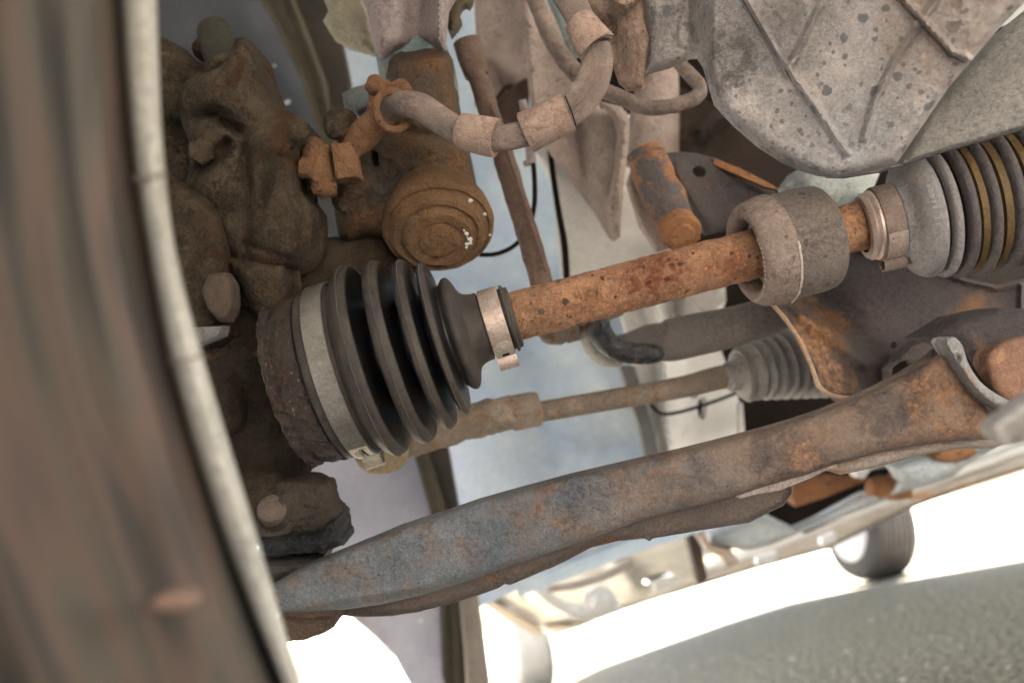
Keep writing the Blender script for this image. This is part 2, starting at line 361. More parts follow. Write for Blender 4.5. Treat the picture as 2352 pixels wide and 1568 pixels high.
def closed(pts, n):
    if n <= 1: return [tuple(p) for p in pts]
    out = []; N = len(pts)
    for i in range(N):
        a, b, c, d = pts[i - 1], pts[i], pts[(i + 1) % N], pts[(i + 2) % N]
        for k in range(n):
            t = k / n
            out.append(tuple(0.5 * ((2*b[j]) + (-a[j]+c[j])*t + (2*a[j]-5*b[j]+4*c[j]-d[j])*t*t + (-a[j]+3*b[j]-3*c[j]+d[j])*t*t*t) for j in range(2)))
    return out
def ell(cx, cy, rx, ry, rot=0, n=20):
    c, s = math.cos(R(rot)), math.sin(R(rot))
    return [(cx + rx * math.cos(t) * c - ry * math.sin(t) * s, cy + rx * math.cos(t) * s + ry * math.sin(t) * c) for t in [2 * math.pi * k / n for k in range(n)]]
def inside(poly, X, Y):
    r = np.zeros(X.shape, bool); n = len(poly)
    for i in range(n):
        x1, y1 = poly[i]; x2, y2 = poly[(i + 1) % n]
        if y1 == y2: continue
        c = ((y1 > Y) != (y2 > Y)) & (X < (x2 - x1) * (Y - y1) / (y2 - y1) + x1)
        r ^= c
    return r
def edist(poly, X, Y):
    best = np.full(X.shape, 1e9); n = len(poly)
    for i in range(n):
        x1, y1 = poly[i]; x2, y2 = poly[(i + 1) % n]
        dx, dy = x2 - x1, y2 - y1; L2 = dx * dx + dy * dy + 1e-9
        t = np.clip(((X - x1) * dx + (Y - y1) * dy) / L2, 0, 1)
        best = np.minimum(best, np.hypot(X - x1 - t * dx, Y - y1 - t * dy))
    return best
def sd(line, X, Y):
    best = np.full(X.shape, 1e9)
    for (x1, y1), (x2, y2) in zip(line[:-1], line[1:]):
        dx, dy = x2 - x1, y2 - y1; L2 = dx * dx + dy * dy + 1e-9
        t = np.clip(((X - x1) * dx + (Y - y1) * dy) / L2, 0, 1)
        best = np.minimum(best, np.hypot(X - x1 - t * dx, Y - y1 - t * dy))
    return best
def bump(d, w):                                            # a rounded ridge profile
    return np.exp(-(d / w) ** 2)
def lin(x0, d0, x1, d1, y0=None, e0=0, y1=None, e1=0):
    def f(X, Y):
        r = d0 + (X - x0) / (x1 - x0) * (d1 - d0) + 0 * Y
        if y0 is not None: r = r + e0 + (Y - y0) / (y1 - y0) * (e1 - e0)
        return r
    return f

def slab(name, outline, depth, thick, m, parent=None, step=14, smooth=1, holes=(), relief=None, dome=0.0, edge=20, lump=0.0, ls=40, jag=0.0, back=None, **kw):
    """a solid whose outline is given in picture units, standing at real depth; its front is domed and modelled by relief"""
    out = closed(outline, smooth)
    # resample long edges
    rs_ = []
    for i in range(len(out)):
        a, b = out[i], out[(i + 1) % len(out)]
        L = math.hypot(b[0] - a[0], b[1] - a[1]); k = max(1, int(L / step))
        for j in range(k):
            t = j / k; rs_.append((a[0] + (b[0] - a[0]) * t, a[1] + (b[1] - a[1]) * t))
    if jag:
        rs_ = [(x + jag * noise.noise(Vector((x * 0.06, y * 0.06, 1))), y + jag * noise.noise(Vector((x * 0.06, y * 0.06, 9)))) for x, y in rs_]
    out = rs_
    hs = [list(h) for h in holes]
    area = sum(out[i][0] * out[(i + 1) % len(out)][1] - out[(i + 1) % len(out)][0] * out[i][1] for i in range(len(out)))
    sg = 1 if area > 0 else -1; inset = []
    for dist in (step * 0.3, step * 0.8):
        for i in range(len(out)):
            a, b = out[i - 1], out[(i + 1) % len(out)]
            tx, ty = b[0] - a[0], b[1] - a[1]; l_ = math.hypot(tx, ty) + 1e-9
            inset.append((out[i][0] - sg * ty / l_ * dist, out[i][1] + sg * tx / l_ * dist, dist))
    IX = np.array([p[0] for p in inset]); IY = np.array([p[1] for p in inset]); ID = np.array([p[2] for p in inset])
    iok = inside(out, IX, IY) & (edist(out, IX, IY) > ID * 0.9)
    for h in hs: iok &= (~inside(h, IX, IY)) & (edist(h, IX, IY) > step * 0.3)
    xs = [p[0] for p in out]; ys = [p[1] for p in out]
    gx = np.arange(min(xs), max(xs), step); gy = np.arange(min(ys), max(ys), step * 0.87)
    X, Y = np.meshgrid(gx, gy); X[1::2] += step / 2; X = X.ravel(); Y = Y.ravel()
    ok = inside(out, X, Y) & (edist(out, X, Y) > step * 1.25)
    for h in hs: ok &= (~inside(h, X, Y)) & (edist(h, X, Y) > step * 0.35)
    pts = list(out); edges = [(i, (i + 1) % len(out)) for i in range(len(out))]
    for h in hs:
        b = len(pts); pts += h; edges += [(b + i, b + (i + 1) % len(h)) for i in range(len(h))]
    pts += list(zip(IX[iok].tolist(), IY[iok].tolist())) + list(zip(X[ok].tolist(), Y[ok].tolist()))
    vo, _, fo, _, _, _ = delaunay_2d_cdt([Vector(p) for p in pts], edges, [], 0, 1e-4)
    VX = np.array([v[0] for v in vo]); VY = np.array([v[1] for v in vo])
    cx = np.array([sum(vo[i][0] for i in f) / 3 for f in fo]); cy = np.array([sum(vo[i][1] for i in f) / 3 for f in fo])
    keep = inside(out, cx, cy)
    for h in hs: keep &= ~inside(h, cx, cy)
    tri = [tuple(f) for f, k in zip(fo, keep) if k]
    D = (depth(VX, VY) if callable(depth) else np.full(VX.shape, float(depth)))
    e = edist(out, VX, VY)
    back_d = D.copy()
    if dome: 
        t = np.clip(e / edge, 0, 1); D = D - dome * np.sqrt(np.clip(1 - (1 - t) ** 2, 0, 1))
    if relief is not None: D = D + relief(VX, VY, e)
    n = len(vo)
    front = [P(VX[i], VY[i], D[i]) for i in range(n)]
    if lump: front = [p + FW * (lump * fbm(p, ls, 5)) for p in front]
    if back is not None: bk = [front[i] * 0 + P(VX[i], VY[i], D[i]) + FW * max(thick * 0.2, back_d[i] + thick - D[i]) for i in range(n)]
    else: bk = [p + FW * thick for p in front]
    used = sorted({i for f in tri for i in f}); ix = {v: k for k, v in enumerate(used)}
    nu = len(used)
    V = [front[i] for i in used] + [bk[i] for i in used]
    Fc = [tuple(ix[i] for i in f) for f in tri] + [tuple(nu + ix[i] for i in reversed(f)) for f in tri]
    cnt = {}
    for f in tri:
        for a, b in ((f[0], f[1]), (f[1], f[2]), (f[2], f[0])):
            k = (min(a, b), max(a, b)); cnt[k] = cnt.get(k, []) + [(a, b)]
    for k, l in cnt.items():
        if len(l) == 1:
            a, b = l[0]; Fc.append((ix[b], ix[a], nu + ix[a], nu + ix[b]))
    return mkobj(name, V, Fc, m, parent, **kw)

def cast(name, prims, m, parent=None, voxel=0.0014, smooth=6, lump=0.0008, ls=60, **kw):
    """cast metal: solid primitives fused by a voxel remesh, smoothed and roughened"""
    bm = bmesh.new()
    for p in prims:
        if p[0] == 'ball':
            _, c, r = p
            g = bmesh.ops.create_icosphere(bm, subdivisions=3, radius=1.0)
            rr = r if isinstance(r, tuple) else (r, r, r)
            for v in g['verts']:
                v.co = c + RI * v.co.x * rr[0] + UI * v.co.y * rr[1] + FW * v.co.z * rr[2]
        elif p[0] == 'cap':
            _, a, b, ra, rb = p
            ax = (b - a); L = ax.length; u, v2 = frame(ax); ax = ax.normalized()
            rings = []
            st = [(-ra * math.cos(t), ra * math.sin(t)) for t in (0.02, 0.5, 1.0, 1.57)] + [(L + rb * math.cos(t), rb * math.sin(t)) for t in (1.57, 1.0, 0.5, 0.02)]
            for s, r in st:
                rings.append([bm.verts.new(a + ax * s + (u * math.cos(k * math.pi / 12) + v2 * math.sin(k * math.pi / 12)) * r) for k in range(24)])
            for i in range(len(rings) - 1):
                for k in range(24): bm.faces.new((rings[i][k], rings[i][(k + 1) % 24], rings[i + 1][(k + 1) % 24], rings[i + 1][k]))
            bm.faces.new(rings[0][::-1]); bm.faces.new(rings[-1])
        elif p[0] == 'cyl':
            _, a, b, r, seg = p
            ax = b - a; u, v2 = frame(ax)
            r1 = [bm.verts.new(a + (u * math.cos(2 * math.pi * k / seg) + v2 * math.sin(2 * math.pi * k / seg)) * r) for k in range(seg)]
            r2 = [bm.verts.new(v.co + ax) for v in r1]
            for k in range(seg): bm.faces.new((r1[k], r1[(k + 1) % seg], r2[(k + 1) % seg], r2[k]))
            bm.faces.new(r1[::-1]); bm.faces.new(r2)
        elif p[0] == 'slab':
            _, out, d, th = p[:4]
            f = [bm.verts.new(P(x, y, d)) for x, y in out]; b = [bm.verts.new(v.co + FW * th) for v in f]
            n = len(out)
            for k in range(n): bm.faces.new((f[k], f[(k + 1) % n], b[(k + 1) % n], b[k]))
            bm.faces.new(f[::-1]); bm.faces.new(b)
    bmesh.ops.recalc_face_normals(bm, faces=bm.faces)
    me = bpy.data.meshes.new(name); bm.to_mesh(me); bm.free()
    o = bpy.data.objects.new('tmp', me); COL.objects.link(o)
    md = o.modifiers.new('r', 'REMESH'); md.mode = 'VOXEL'; md.voxel_size = voxel
    md = o.modifiers.new('s', 'SMOOTH'); md.iterations = smooth; md.factor = 0.5
    dg = bpy.context.evaluated_depsgraph_get()
    ev = o.evaluated_get(dg); m2 = ev.to_mesh()
    co = np.empty(len(m2.vertices) * 3); m2.vertices.foreach_get('co', co); co = co.reshape(-1, 3)
    no = np.empty(len(m2.vertices) * 3); m2.vertices.foreach_get('normal', no); no = no.reshape(-1, 3)
    if lump:
        h = np.array([fbm(Vector(c), ls, 4) + 0.35 * fbm(Vector(c), ls * 4.5, 3) for c in co]); co = co + no * (h * lump)[:, None]
    faces = [tuple(p.vertices) for p in m2.polygons]
    ev.to_mesh_clear(); bpy.data.objects.remove(o); bpy.data.meshes.remove(me)
    return mkobj(name, [Vector(c) for c in co], faces, m, parent, angle=80, **kw)

def hexnut(name, A, B, r, m, parent=None, seg=6, **kw):
    L = (B - A).length
    return lathe(name, A, B, [(0, r * 0.9), (L * 0.08, r), (L * 0.92, r), (L, r * 0.9)], m, parent, seg=seg, angle=20, **kw)

def stain_light_patch(o, x, y, d, r, colour, amount=0.85, ns=60):
    """a patch of dirt, rust or painted light of its own shape, fixed to the object"""
    m = o.data.materials[0].copy(); o.data.materials[0] = m
    nt = m.node_tree; L = nt.links; b = nt.nodes['Principled BSDF']
    old = b.inputs['Base Color'].links[0].from_socket
    loc = Vector(o.location) + (Vector(o.parent.location) if o.parent else Vector())
    inv = M.inverted(); best = None                        # the point of the surface seen there
    for v in o.data.vertices:
        q = inv @ (v.co + loc); z = -q.z
        if z <= 0: continue
        e = math.hypot(1176 + F * q.x / z - x, 784 - F * q.y / z - y)
        key = (round(e / 12), z)
        if best is None or key < best[0]: best = (key, v.co.copy())
    c = best[1]
    tc = nn(nt, 'ShaderNodeTexCoord')
    dv = nn(nt, 'ShaderNodeVectorMath', operation='DISTANCE'); L.new(tc.outputs['Object'], dv.inputs[0]); dv.inputs[1].default_value = c
    rr = px(r, d)
    k = nn(nt, 'ShaderNodeMath', operation='MULTIPLY_ADD'); k.inputs[1].default_value = rr * 2.2; L.new(noi(nt, tc.outputs['Object'], ns, 8, 0.7, 0.3, x * 0.01), k.inputs[0]); L.new(dv.outputs['Value'], k.inputs[2])
    mr = nn(nt, 'ShaderNodeMapRange'); mr.inputs[1].default_value = rr * 1.95; mr.inputs[2].default_value = rr * 2.25; mr.inputs[3].default_value = amount; mr.inputs[4].default_value = 0.0
    L.new(k.outputs[0], mr.inputs[0])
    tx = ramp(nt, noi(nt, tc.outputs['Object'], 330, 7, 0.75, 0.4, 2.7), [(0.36, tuple(q * 0.3 for q in colour)), (0.52, colour), (0.66, tuple(min(1.0, q * 1.6) for q in colour))])
    ptc = nn(nt, 'ShaderNodeMath', operation='MULTIPLY'); L.new(mr.outputs[0], ptc.inputs[0])
    L.new(ramp(nt, noi(nt, tc.outputs['Object'], 120, 6, 0.7, 0.5, 8.1), [(0.42, 0.25), (0.55, 1.0)]), ptc.inputs[1])
    L.new(mix(nt, ptc.outputs[0], old, tx), b.inputs['Base Color'])

# ================================================================== SETTING
g = mkobj('ground', [(-60, -60, 0), (60, -60, 0), (60, 200, 0), (-60, 200, 0)], [(0, 1, 2, 3)], ground_material('pale bounce concrete', ((0.27, 0.25, 0.22), (0.36, 0.33, 0.29)), ((0.22, 0.20, 0.17), (0.42, 0.39, 0.34)), 60, (0.55, 0.52, 0.47)))  # pale tone added outside the asphalt to bounce light upwards
struct(g)
ap = mkobj('asphalt_road', [(-0.5, 1.15, 0.004), (9, 1.15, 0.004), (9, 9, 0.004), (-0.5, 9, 0.004)], [(0, 1, 2, 3)], ground_material('asphalt', ((0.078, 0.072, 0.050), (0.145, 0.130, 0.092)), ((0.004, 0.004, 0.003), (0.27, 0.245, 0.17)), 75, (0.75, 0.70, 0.62)))
struct(ap)

# unseen car body, shaped to block light: hood, near side, far side, front
X0, X1, Y0, Y1 = -1.3, 3.2, -0.16, 2.05
body = thing('body_shade_shell', 'unseen body shell added above the suspension to shade it', 'light blocker', ((X0 + X1) / 2, 1.0, 1.3))
def box(name, lo, hi, m, parent=None, **kw):
    V = [(x, y, z) for z in (lo[2], hi[2]) for x, y in ((lo[0], lo[1]), (hi[0], lo[1]), (hi[0], hi[1]), (lo[0], hi[1]))]
    return mkobj(name, V, [(0, 1, 2, 3), (4, 5, 6, 7), (0, 1, 5, 4), (1, 2, 6, 5), (2, 3, 7, 6), (3, 0, 4, 7)], m, parent, **kw)
SK = [(0.05, 4.05), (0.28, 4.23), (0.75, 4.57), (1.10, 4.69), (1.40, 4.24), (1.70, 3.44), (2.25, 2.79), (3.15, 2.1)]   # far side in plan, fitted to the ground shadow's edge
def prism(name, pts, z0, z1, m, parent):
    n = len(pts); V = [(x, y, z0) for x, y in pts] + [(x, y, z1) for x, y in pts]
    return mkobj(name, V, [tuple(range(n)), tuple(range(2 * n - 1, n - 1, -1))] + [(k, (k + 1) % n, n + (k + 1) % n, n + k) for k in range(n)], m, parent)
prism('hood_blocker', [(X0, Y0), (X1, Y0)] + [(x, y) for x, y in SK[::-1]] + [(0.0, 3.9), (-0.05, 3.3), (0.30, 2.6), (0.36, 2.1), (X0, 1.6)], 1.30, 1.34, body_m, body)
prism('side_blocker', SK + [(x, y - 0.03) for x, y in SK[::-1]], 0.34, 1.297, body_m, body)
box('front_wing_blocker', (X0, Y0, 0.12), (-0.02, Y0 + 0.02, 1.297), body_m, body)
box('arch_blocker', (-0.02, Y0, 0.56), (1.4, Y0 + 0.02, 1.297), body_m, body)
box('door_blocker', (1.4, Y0, 0.22), (X1, Y0 + 0.02, 1.297), body_m, body)
box('front_blocker', (X0, Y0 + 0.022, 0.16), (X0 + 0.02, 2.2, 1.297), body_m, body)
# ================================================================== BACKGROUND BODY PANELS
wall = slab('dark_gap_sheet', [(1530, 60), (2460, 60), (2460, 980), (1980, 1090), (1690, 1080), (1655, 850), (1600, 600), (1545, 400)], 0.95, 0.01, black_void, step=40)  # black backdrop painted as the shade of the void
tag(wall, 'black sheet standing for the dark gap behind the subframe', 'car panel')

liner = thing('wheel_arch_liner', 'grey blue painted wheel arch panel behind the brake caliper', 'car panel', P(620, 300, 0.98))
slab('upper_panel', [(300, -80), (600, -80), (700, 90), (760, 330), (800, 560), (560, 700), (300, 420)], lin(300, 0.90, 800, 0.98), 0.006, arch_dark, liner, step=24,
     relief=lambda X, Y, e: -0.01 * bump(sd([(560, 40), (700, 260)], X, Y), 40))
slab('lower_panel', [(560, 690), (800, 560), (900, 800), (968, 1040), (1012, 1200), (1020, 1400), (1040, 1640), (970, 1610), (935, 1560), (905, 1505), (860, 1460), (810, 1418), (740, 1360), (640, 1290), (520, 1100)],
     lin(560, 0.93, 1040, 1.0), 0.006, liner_m, liner, step=24, relief=lambda X, Y, e: -0.03 * bump(np.hypot(X - 700, Y - 1120), 130))

wing = thing('inner_wing_panel', 'pale blue painted inner wing panel with white specks', 'car panel', P(1200, 900, 1.02))
slab('panel_sheet', [(760, -80), (1300, -80), (1330, 300), (1420, 560), (1700, 560), (1700, 900), (1700, 1090), (1620, 1180), (1440, 1250), (1240, 1330), (1090, 1400), (1070, 1330), (1010, 1040), (880, 640), (790, 330)],
     lin(760, 0.0, 1500, 0.02, 0, 0.84, 1300, 1.16), 0.006, wing_m, wing, step=24, relief=lambda X, Y, e: -0.012 * bump(sd([(1300, 700), (1480, 1000)], X, Y), 50) + 0.01 * bump(sd([(1160, 640), (1300, 1100)], X, Y), 60))
slab('floor_edge', [(1190, 1340), (1440, 1245), (1600, 1180), (1640, 1210), (1480, 1262), (1300, 1330), (1190, 1370)], 1.06, 0.01, wing_m, wing, step=24)

seam = thing('arch_seam_strip', 'olive brown seam flange running down the inner wing', 'car trim', P(850, 600, 0.97))
stripA_l = [(560, -60), (632, 60), (690, 180), (738, 330), (800, 560), (880, 800), (950, 1040), (1000, 1220), (1012, 1380), (1018, 1640)]
stripA_r = [(1068, 1640), (1055, 1380), (1040, 1220), (985, 1040), (925, 800), (850, 560), (770, 330), (745, 180), (700, 60), (650, -60)]
slab('seam_flange', stripA_l + stripA_r, lin(0, 0, 100, 0, 0, 0.78, 1000, 0.92), 0.02, seam_m, seam, step=9,
     relief=lambda X, Y, e: -0.004 * bump(e - 10, 7) + 0.003 * bump(e - 26, 8))
stripB = [(652, -60), (704, 60), (748, 180), (772, 330), (852, 560), (927, 800), (988, 1040), (1042, 1220), (1058, 1380), (1070, 1640),
          (1135, 1640), (1110, 1480), (1095, 1360), (1062, 1220), (1030, 1040), (965, 800), (880, 560), (805, 330), (800, 180), (775, 60), (750, -60)]
slab('dark_channel', stripB, lin(0, 0, 100, 0, 0, 0.80, 1000, 0.93), 0.02, mat('dark channel paint', ((0.03, 0.027, 0.024), (0.07, 0.06, 0.05)), 20, bump=0.2), seam, step=16)
slab('lower_sleeve', [(1050, 1345), (1090, 1335), (1112, 1480), (1132, 1640), (1074, 1640), (1064, 1480)], 0.94, 0.02,
     mat('brown plastic sleeve', ((0.17, 0.14, 0.12), (0.26, 0.22, 0.19)), 20, bump=0.2), seam, step=12, dome=0.012, edge=24)

# frame rail: the pinkish box section running down from the top
rail = thing('frame_rail', 'pinkish grey box section rail running down behind the hose', 'car frame', P(1300, 300, 0.70))
slab('rail_face', [(1085, -70), (1235, -70), (1290, 60), (1330, 160), (1380, 250), (1440, 255), (1445, 300), (1432, 430), (1418, 548), (1406, 540), (1372, 480), (1322, 410), (1268, 345), (1225, 270), (1212, 160), (1185, 175), (1120, 235), (1095, 120)],
     lin(1085, 0.74, 1440, 0.66), 0.02, pink_steel, rail, step=12, dome=0.012, edge=40,
     relief=lambda X, Y, e: 0.014 * bump(np.hypot(X - 1165, Y - 190), 34) - 0.026 * bump(sd([(1205, -20), (1222, 220), (1290, 430)], X, Y), 26) + 0.015 * bump(sd([(1130, 150), (1180, 260)], X, Y), 22) + 0.012 * bump(sd([(1320, 300), (1345, 430)], X, Y), 16) + 0.018 * bump(np.hypot(X - 1200, Y - 58), 9))
slab('rail_flange', [(1375, 232), (1428, 245), (1446, 272), (1445, 330), (1432, 430), (1424, 545), (1404, 540), (1396, 470), (1412, 380), (1420, 300), (1405, 262)], 0.645, 0.006, pink_steel, rail, step=8, dome=0.006, edge=14,
     relief=lambda X, Y, e: -0.003 * bump(e - 10, 4))
slab('rail_gusset', [(1232, 350), (1262, 330), (1300, 400), (1480, 380), (1560, 400), (1600, 640), (1425, 700), (1312, 640), (1290, 640), (1270, 420)], 0.72, 0.01, rail_m, rail, step=14, dome=0.01, edge=60)
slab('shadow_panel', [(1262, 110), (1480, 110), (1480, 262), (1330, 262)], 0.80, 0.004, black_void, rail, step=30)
slab('rail_bracket', [(1120, 175), (1150, 165), (1200, 160), (1218, 175), (1212, 300), (1160, 310), (1090, 235)], 0.755, 0.01, mat('brown recess', ((0.05, 0.035, 0.03), (0.11, 0.07, 0.055)), 30, bump=0.4), rail, step=12,
     relief=lambda X, Y, e: -0.01 * bump(sd([(1120, 250), (1200, 170)], X, Y), 8))

post = slab('rear_post', [(1478, 130), (1556, 110), (1562, 250), (1560, 380), (1480, 400), (1445, 380), (1455, 260)], 0.74, 0.03, pink_steel, step=14, dome=0.02, edge=46)
tag(post, 'dusty pink upright post beside the black engine bay gap', 'car frame')

# pale floor rail under the shaft
flr = thing('floor_rail', 'pale metal floor rail with slots under the rusty shaft', 'car frame', P(1580, 800, 0.88))
slab('rail_web', [(1400, 520), (1470, 500), (1560, 560), (1660, 600), (1668, 690), (1640, 760), (1692, 900), (1700, 930), (1704, 1090), (1520, 1100), (1478, 930), (1440, 760), (1400, 640)],
     lin(1400, 0.86, 1700, 0.90), 0.02, rail_m, flr, step=11, holes=[ell(1592, 905, 13, 9), ell(1613, 938, 11, 27), ell(1504, 1016, 5, 5, 0, 8)],
     relief=lambda X, Y, e: -0.035 * bump(sd([(1440, 540), (1478, 640), (1528, 760), (1530, 900), (1545, 1080)], X, Y), 22) - 0.006 * bump(sd([(1540, 640), (1556, 720), (1560, 1040)], X, Y), 6) + 0.02 * bump(sd([(1580, 1030), (1700, 1000)], X, Y), 40))
slab('rail_side', [(1425, 840), (1458, 840), (1505, 1000), (1530, 1110), (1495, 1110), (1470, 980)], 0.85, 0.02,
     mat('grey edge strip', ((0.10, 0.10, 0.10), (0.2, 0.2, 0.19)), 20), flr, step=12)
slab('end_lip', [(1697, 925), (1706, 925), (1712, 1000), (1712, 1060), (1702, 1060)], 0.86, 0.01, rail_m, flr, step=6)
slab('upper_step', [(1560, 640), (1655, 600), (1668, 690), (1610, 735), (1562, 735)], 0.85, 0.02, mat('grey rail paint', ((0.28, 0.26, 0.25), (0.42, 0.39, 0.37)), 16, bump=0.2), flr, step=11, dome=0.008, edge=20)
slab('slot_backing', [(1575, 890), (1640, 890), (1640, 975), (1575, 975)], 0.93, 0.003, black_void, flr, step=20)  # black sheet stands in for the darkness behind the slots
o = tube('thin_wire', [(1488, 915, .83, 4), (1515, 948, .83, 4), (1560, 946, .83, 4), (1640, 922, .83, 4), (1700, 898, .84, 4)], black_void, seg=8)
tag(o, 'thin black wire looping across the slotted pale floor rail', 'wire')

# ================================================================== FAR UNDERBODY (lower right)
ra = thing('rear_axle_beam', 'overexposed pale rear suspension arm under the far floor pan', 'suspension part', P(1330, 1400, 1.3))
tube('trailing_arm', [(1215, 1330, 1.30, 12), (1262, 1372, 1.30, 16), (1320, 1402, 1.32, 18), (1372, 1398, 1.33, 20), (1420, 1388, 1.35, 12)], floor_far, ra, seg=20, rough=0.004, rs=20)
tube('cross_tube', [(1258, 1352, 1.28, 9), (1330, 1340, 1.28, 10), (1400, 1316, 1.28, 10), (1450, 1290, 1.28, 8)], sill_m, ra, seg=16)
lathe('spring_seat', P(1376, 1370, 1.30), P(1384, 1402, 1.26), [(0, .012), (.004, .024), (.012, .026), (.016, .016), (.03, .014), (.032, .001)], rim_m, ra, seg=24)
far = thing('far_floor_panel', 'washed out dusty floor pan beyond the control arm', 'car panel', P(1400, 1320, 1.5))
slab('floor_sheet', [(1085, 1362), (1200, 1330), (1380, 1262), (1470, 1215), (1560, 1200), (1600, 1210), (1606, 1330), (1520, 1372), (1400, 1400), (1300, 1445), (1255, 1455), (1238, 1440), (1170, 1395)],
     lin(1085, -0.06, 1600, 0.06, 1200, 1.22, 1450, 1.95), 0.03, floor_far, far, step=12, holes=[ell(1512, 1327, 36, 9, -14)],
     relief=lambda X, Y, e: -0.05 * bump(sd([(1240, 1320), (1330, 1310), (1440, 1350)], X, Y), 26) + 0.05 * bump(sd([(1192, 1340), (1206, 1375)], X, Y), 7) + 0.04 * bump(sd([(1385, 1350), (1400, 1390)], X, Y), 9) + 0.05 * bump(sd([(1330, 1400), (1370, 1390)], X, Y), 9) - 0.05 * bump(sd([(1400, 1280), (1460, 1340)], X, Y), 22))
slab('hole_backing', [(1470, 1312), (1556, 1308), (1556, 1342), (1470, 1346)], lin(1085, 0, 1600, 0.12, 1200, 1.26, 1450, 2.0), 0.01, black_void, far, step=20)  # shade inside the hole, painted as a black sheet
slab('corner_lip', [(1088, 1372), (1110, 1368), (1245, 1448), (1236, 1462), (1160, 1420)], lin(1085, 0, 1250, 0, 1370, 1.6, 1450, 1.85), 0.02, mat('brown lip', ((0.16, 0.13, 0.11), (0.3, 0.26, 0.22)), 12), far, step=10)
slab('floor_divider', [(1578, 1225), (1605, 1215), (1625, 1330), (1606, 1345)], 1.20, 0.03, mat('dark divider', ((0.05, 0.035, 0.03), (0.1, 0.075, 0.06)), 12), far, step=12)

sill = slab('car_sill', [(1238, 1430), (1340, 1428), (1450, 1385), (1600, 1322), (1760, 1262), (1860, 1220), (1990, 1170), (2160, 1105), (2420, 1015), (2420, 1052), (2352, 1080), (2200, 1128), (2088, 1170), (1901, 1262), (1739, 1306), (1505, 1377), (1400, 1412), (1330, 1442), (1262, 1462)],
            lin(1238, 1.9, 2420, 1.3), 0.05, sill_m, step=12, dome=0.03, edge=14)
tag(sill, 'long rust flecked sill edge along the far side of the car', 'car panel')
tube('sill_lit_edge', [(1500, 1352, 1.75, 6), (1640, 1300, 1.68, 6), (1760, 1255, 1.6, 6), (1860, 1216, 1.52, 7), (2010, 1160, 1.45, 7), (2160, 1100, 1.4, 8), (2280, 1058, 1.35, 9), (2420, 1008, 1.3, 11)],
     mat('sunlit sill edge', ((0.66, 0.64, 0.6), (0.8, 0.78, 0.76)), 10), sill, seg=12)  # pale tube painted as the sill's sunlit top edge
for x, y, w_ in ((1762, 1285, 22), (1905, 1240, 16), (1530, 1345, 26)):
    slab('sill_clip', [(x - w_, y - 3), (x + w_, y - 16), (x + w_, y + 3), (x - w_, y + 14)], 1.42, 0.02, rim_m, sill, step=12)

sub = thing('rear_subframe', 'blue grey subframe section with rusty patches above the sill', 'car frame', P(1900, 1150, 1.0))
slab('subframe_plate', [(1625, 1225), (1700, 1196), (1757, 1180), (1800, 1202), (1829, 1216), (1880, 1194), (1930, 1166), (1990, 1135), (2040, 1128), (2090, 1070), (2200, 1020), (2300, 1020), (2225, 1064), (2189, 1094), (2080, 1130), (2009, 1159), (1900, 1200), (1829, 1227), (1770, 1252), (1721, 1264), (1670, 1258), (1634, 1252)],
     lin(1625, 1.15, 2300, 0.85), 0.02, sub_blue, sub, step=10, dome=0.02, edge=18, relief=lambda X, Y, e: -0.02 * bump(sd([(1960, 1065), (2060, 1090), (2200, 1040)], X, Y), 16))
slab('cavity_back', [(1700, 1100), (1960, 1040), (2080, 1050), (2060, 1130), (1850, 1225), (1740, 1200)], 1.22, 0.01, black_void, sub, step=30)  # dark of the cavity put into a flat black sheet
slab('rust_block', [(1812, 1122), (1955, 1060), (1990, 1104), (1900, 1140), (1828, 1164)], 0.98, 0.03, rust_bright, sub, step=10)
slab('white_web', [(1950, 1058), (2040, 1040), (2140, 1010), (2262, 990), (2262, 1018), (2140, 1044), (2045, 1070), (2000, 1080), (1985, 1100), (1970, 1098)], 0.90, 0.02, rim_m, sub, step=9, dome=0.008, edge=12)
tube('rusty_sleeve', [(1996, 1118, .96, 20), (2040, 1118, .96, 28), (2095, 1122, .95, 22)], rust_bright, sub, rough=0.002)
slab('lower_cone', [(2050, 1070), (2130, 1045), (2200, 1055), (2260, 1040), (2190, 1090), (2110, 1120), (2075, 1105)], 0.86, 0.02, sub_blue, sub, step=8, dome=0.02, edge=24)
slab('rust_eye', ell(2195, 1042, 50, 17, -8), 0.84, 0.02, rust_bright, sub, step=8, dome=0.008, edge=10)
slab('small_bracket', [(1600, 1232), (1618, 1218), (1632, 1250), (1680, 1262), (1700, 1290), (1668, 1300), (1655, 1280), (1622, 1265)], 1.12, 0.02, mat('tan bracket', ((0.36, 0.29, 0.22), (0.55, 0.46, 0.38)), 20), sub, step=7, dome=0.01, edge=10)

# ---- wheels far away
def tyre(name, c, ax, r, w, label, tm=None, group='rear wheels of the car'):
    t = thing(name, label, 'wheel', Vector((c.x, c.y, 0)), group)
    ax = ax.normalized(); A = c - ax * w / 2
    pr = [(0.02 * w, r * 0.60), (0.0, r * 0.68), (0.0, r * 0.82), (0.06 * w, r * 0.94), (0.16 * w, r * 0.985)]
    for k in range(5):
        s = 0.2 + k * 0.12
        pr += [(s * w, r), ((s + 0.09) * w, r), ((s + 0.095) * w, r * 0.965), ((s + 0.115) * w, r * 0.965)]
    pr += [(0.8 * w, r), (0.84 * w, r * 0.985), (0.94 * w, r * 0.94), (w, r * 0.82), (w, r * 0.68), (0.98 * w, r * 0.60)]
    lathe('tyre', A, c, pr, tm or tyre_m, t, seg=96, caps=False)
    lathe('rim', A, c, [(0.02 * w, r * 0.66), (-0.01 * w, r * 0.62), (0.03 * w, r * 0.58), (0.5 * w, r * 0.52), (0.8 * w, r * 0.50), (0.8 * w, r * 0.02)], rim_m, t, seg=72, caps=False)
    return t
cw = P(1995, 1215, 4.1)
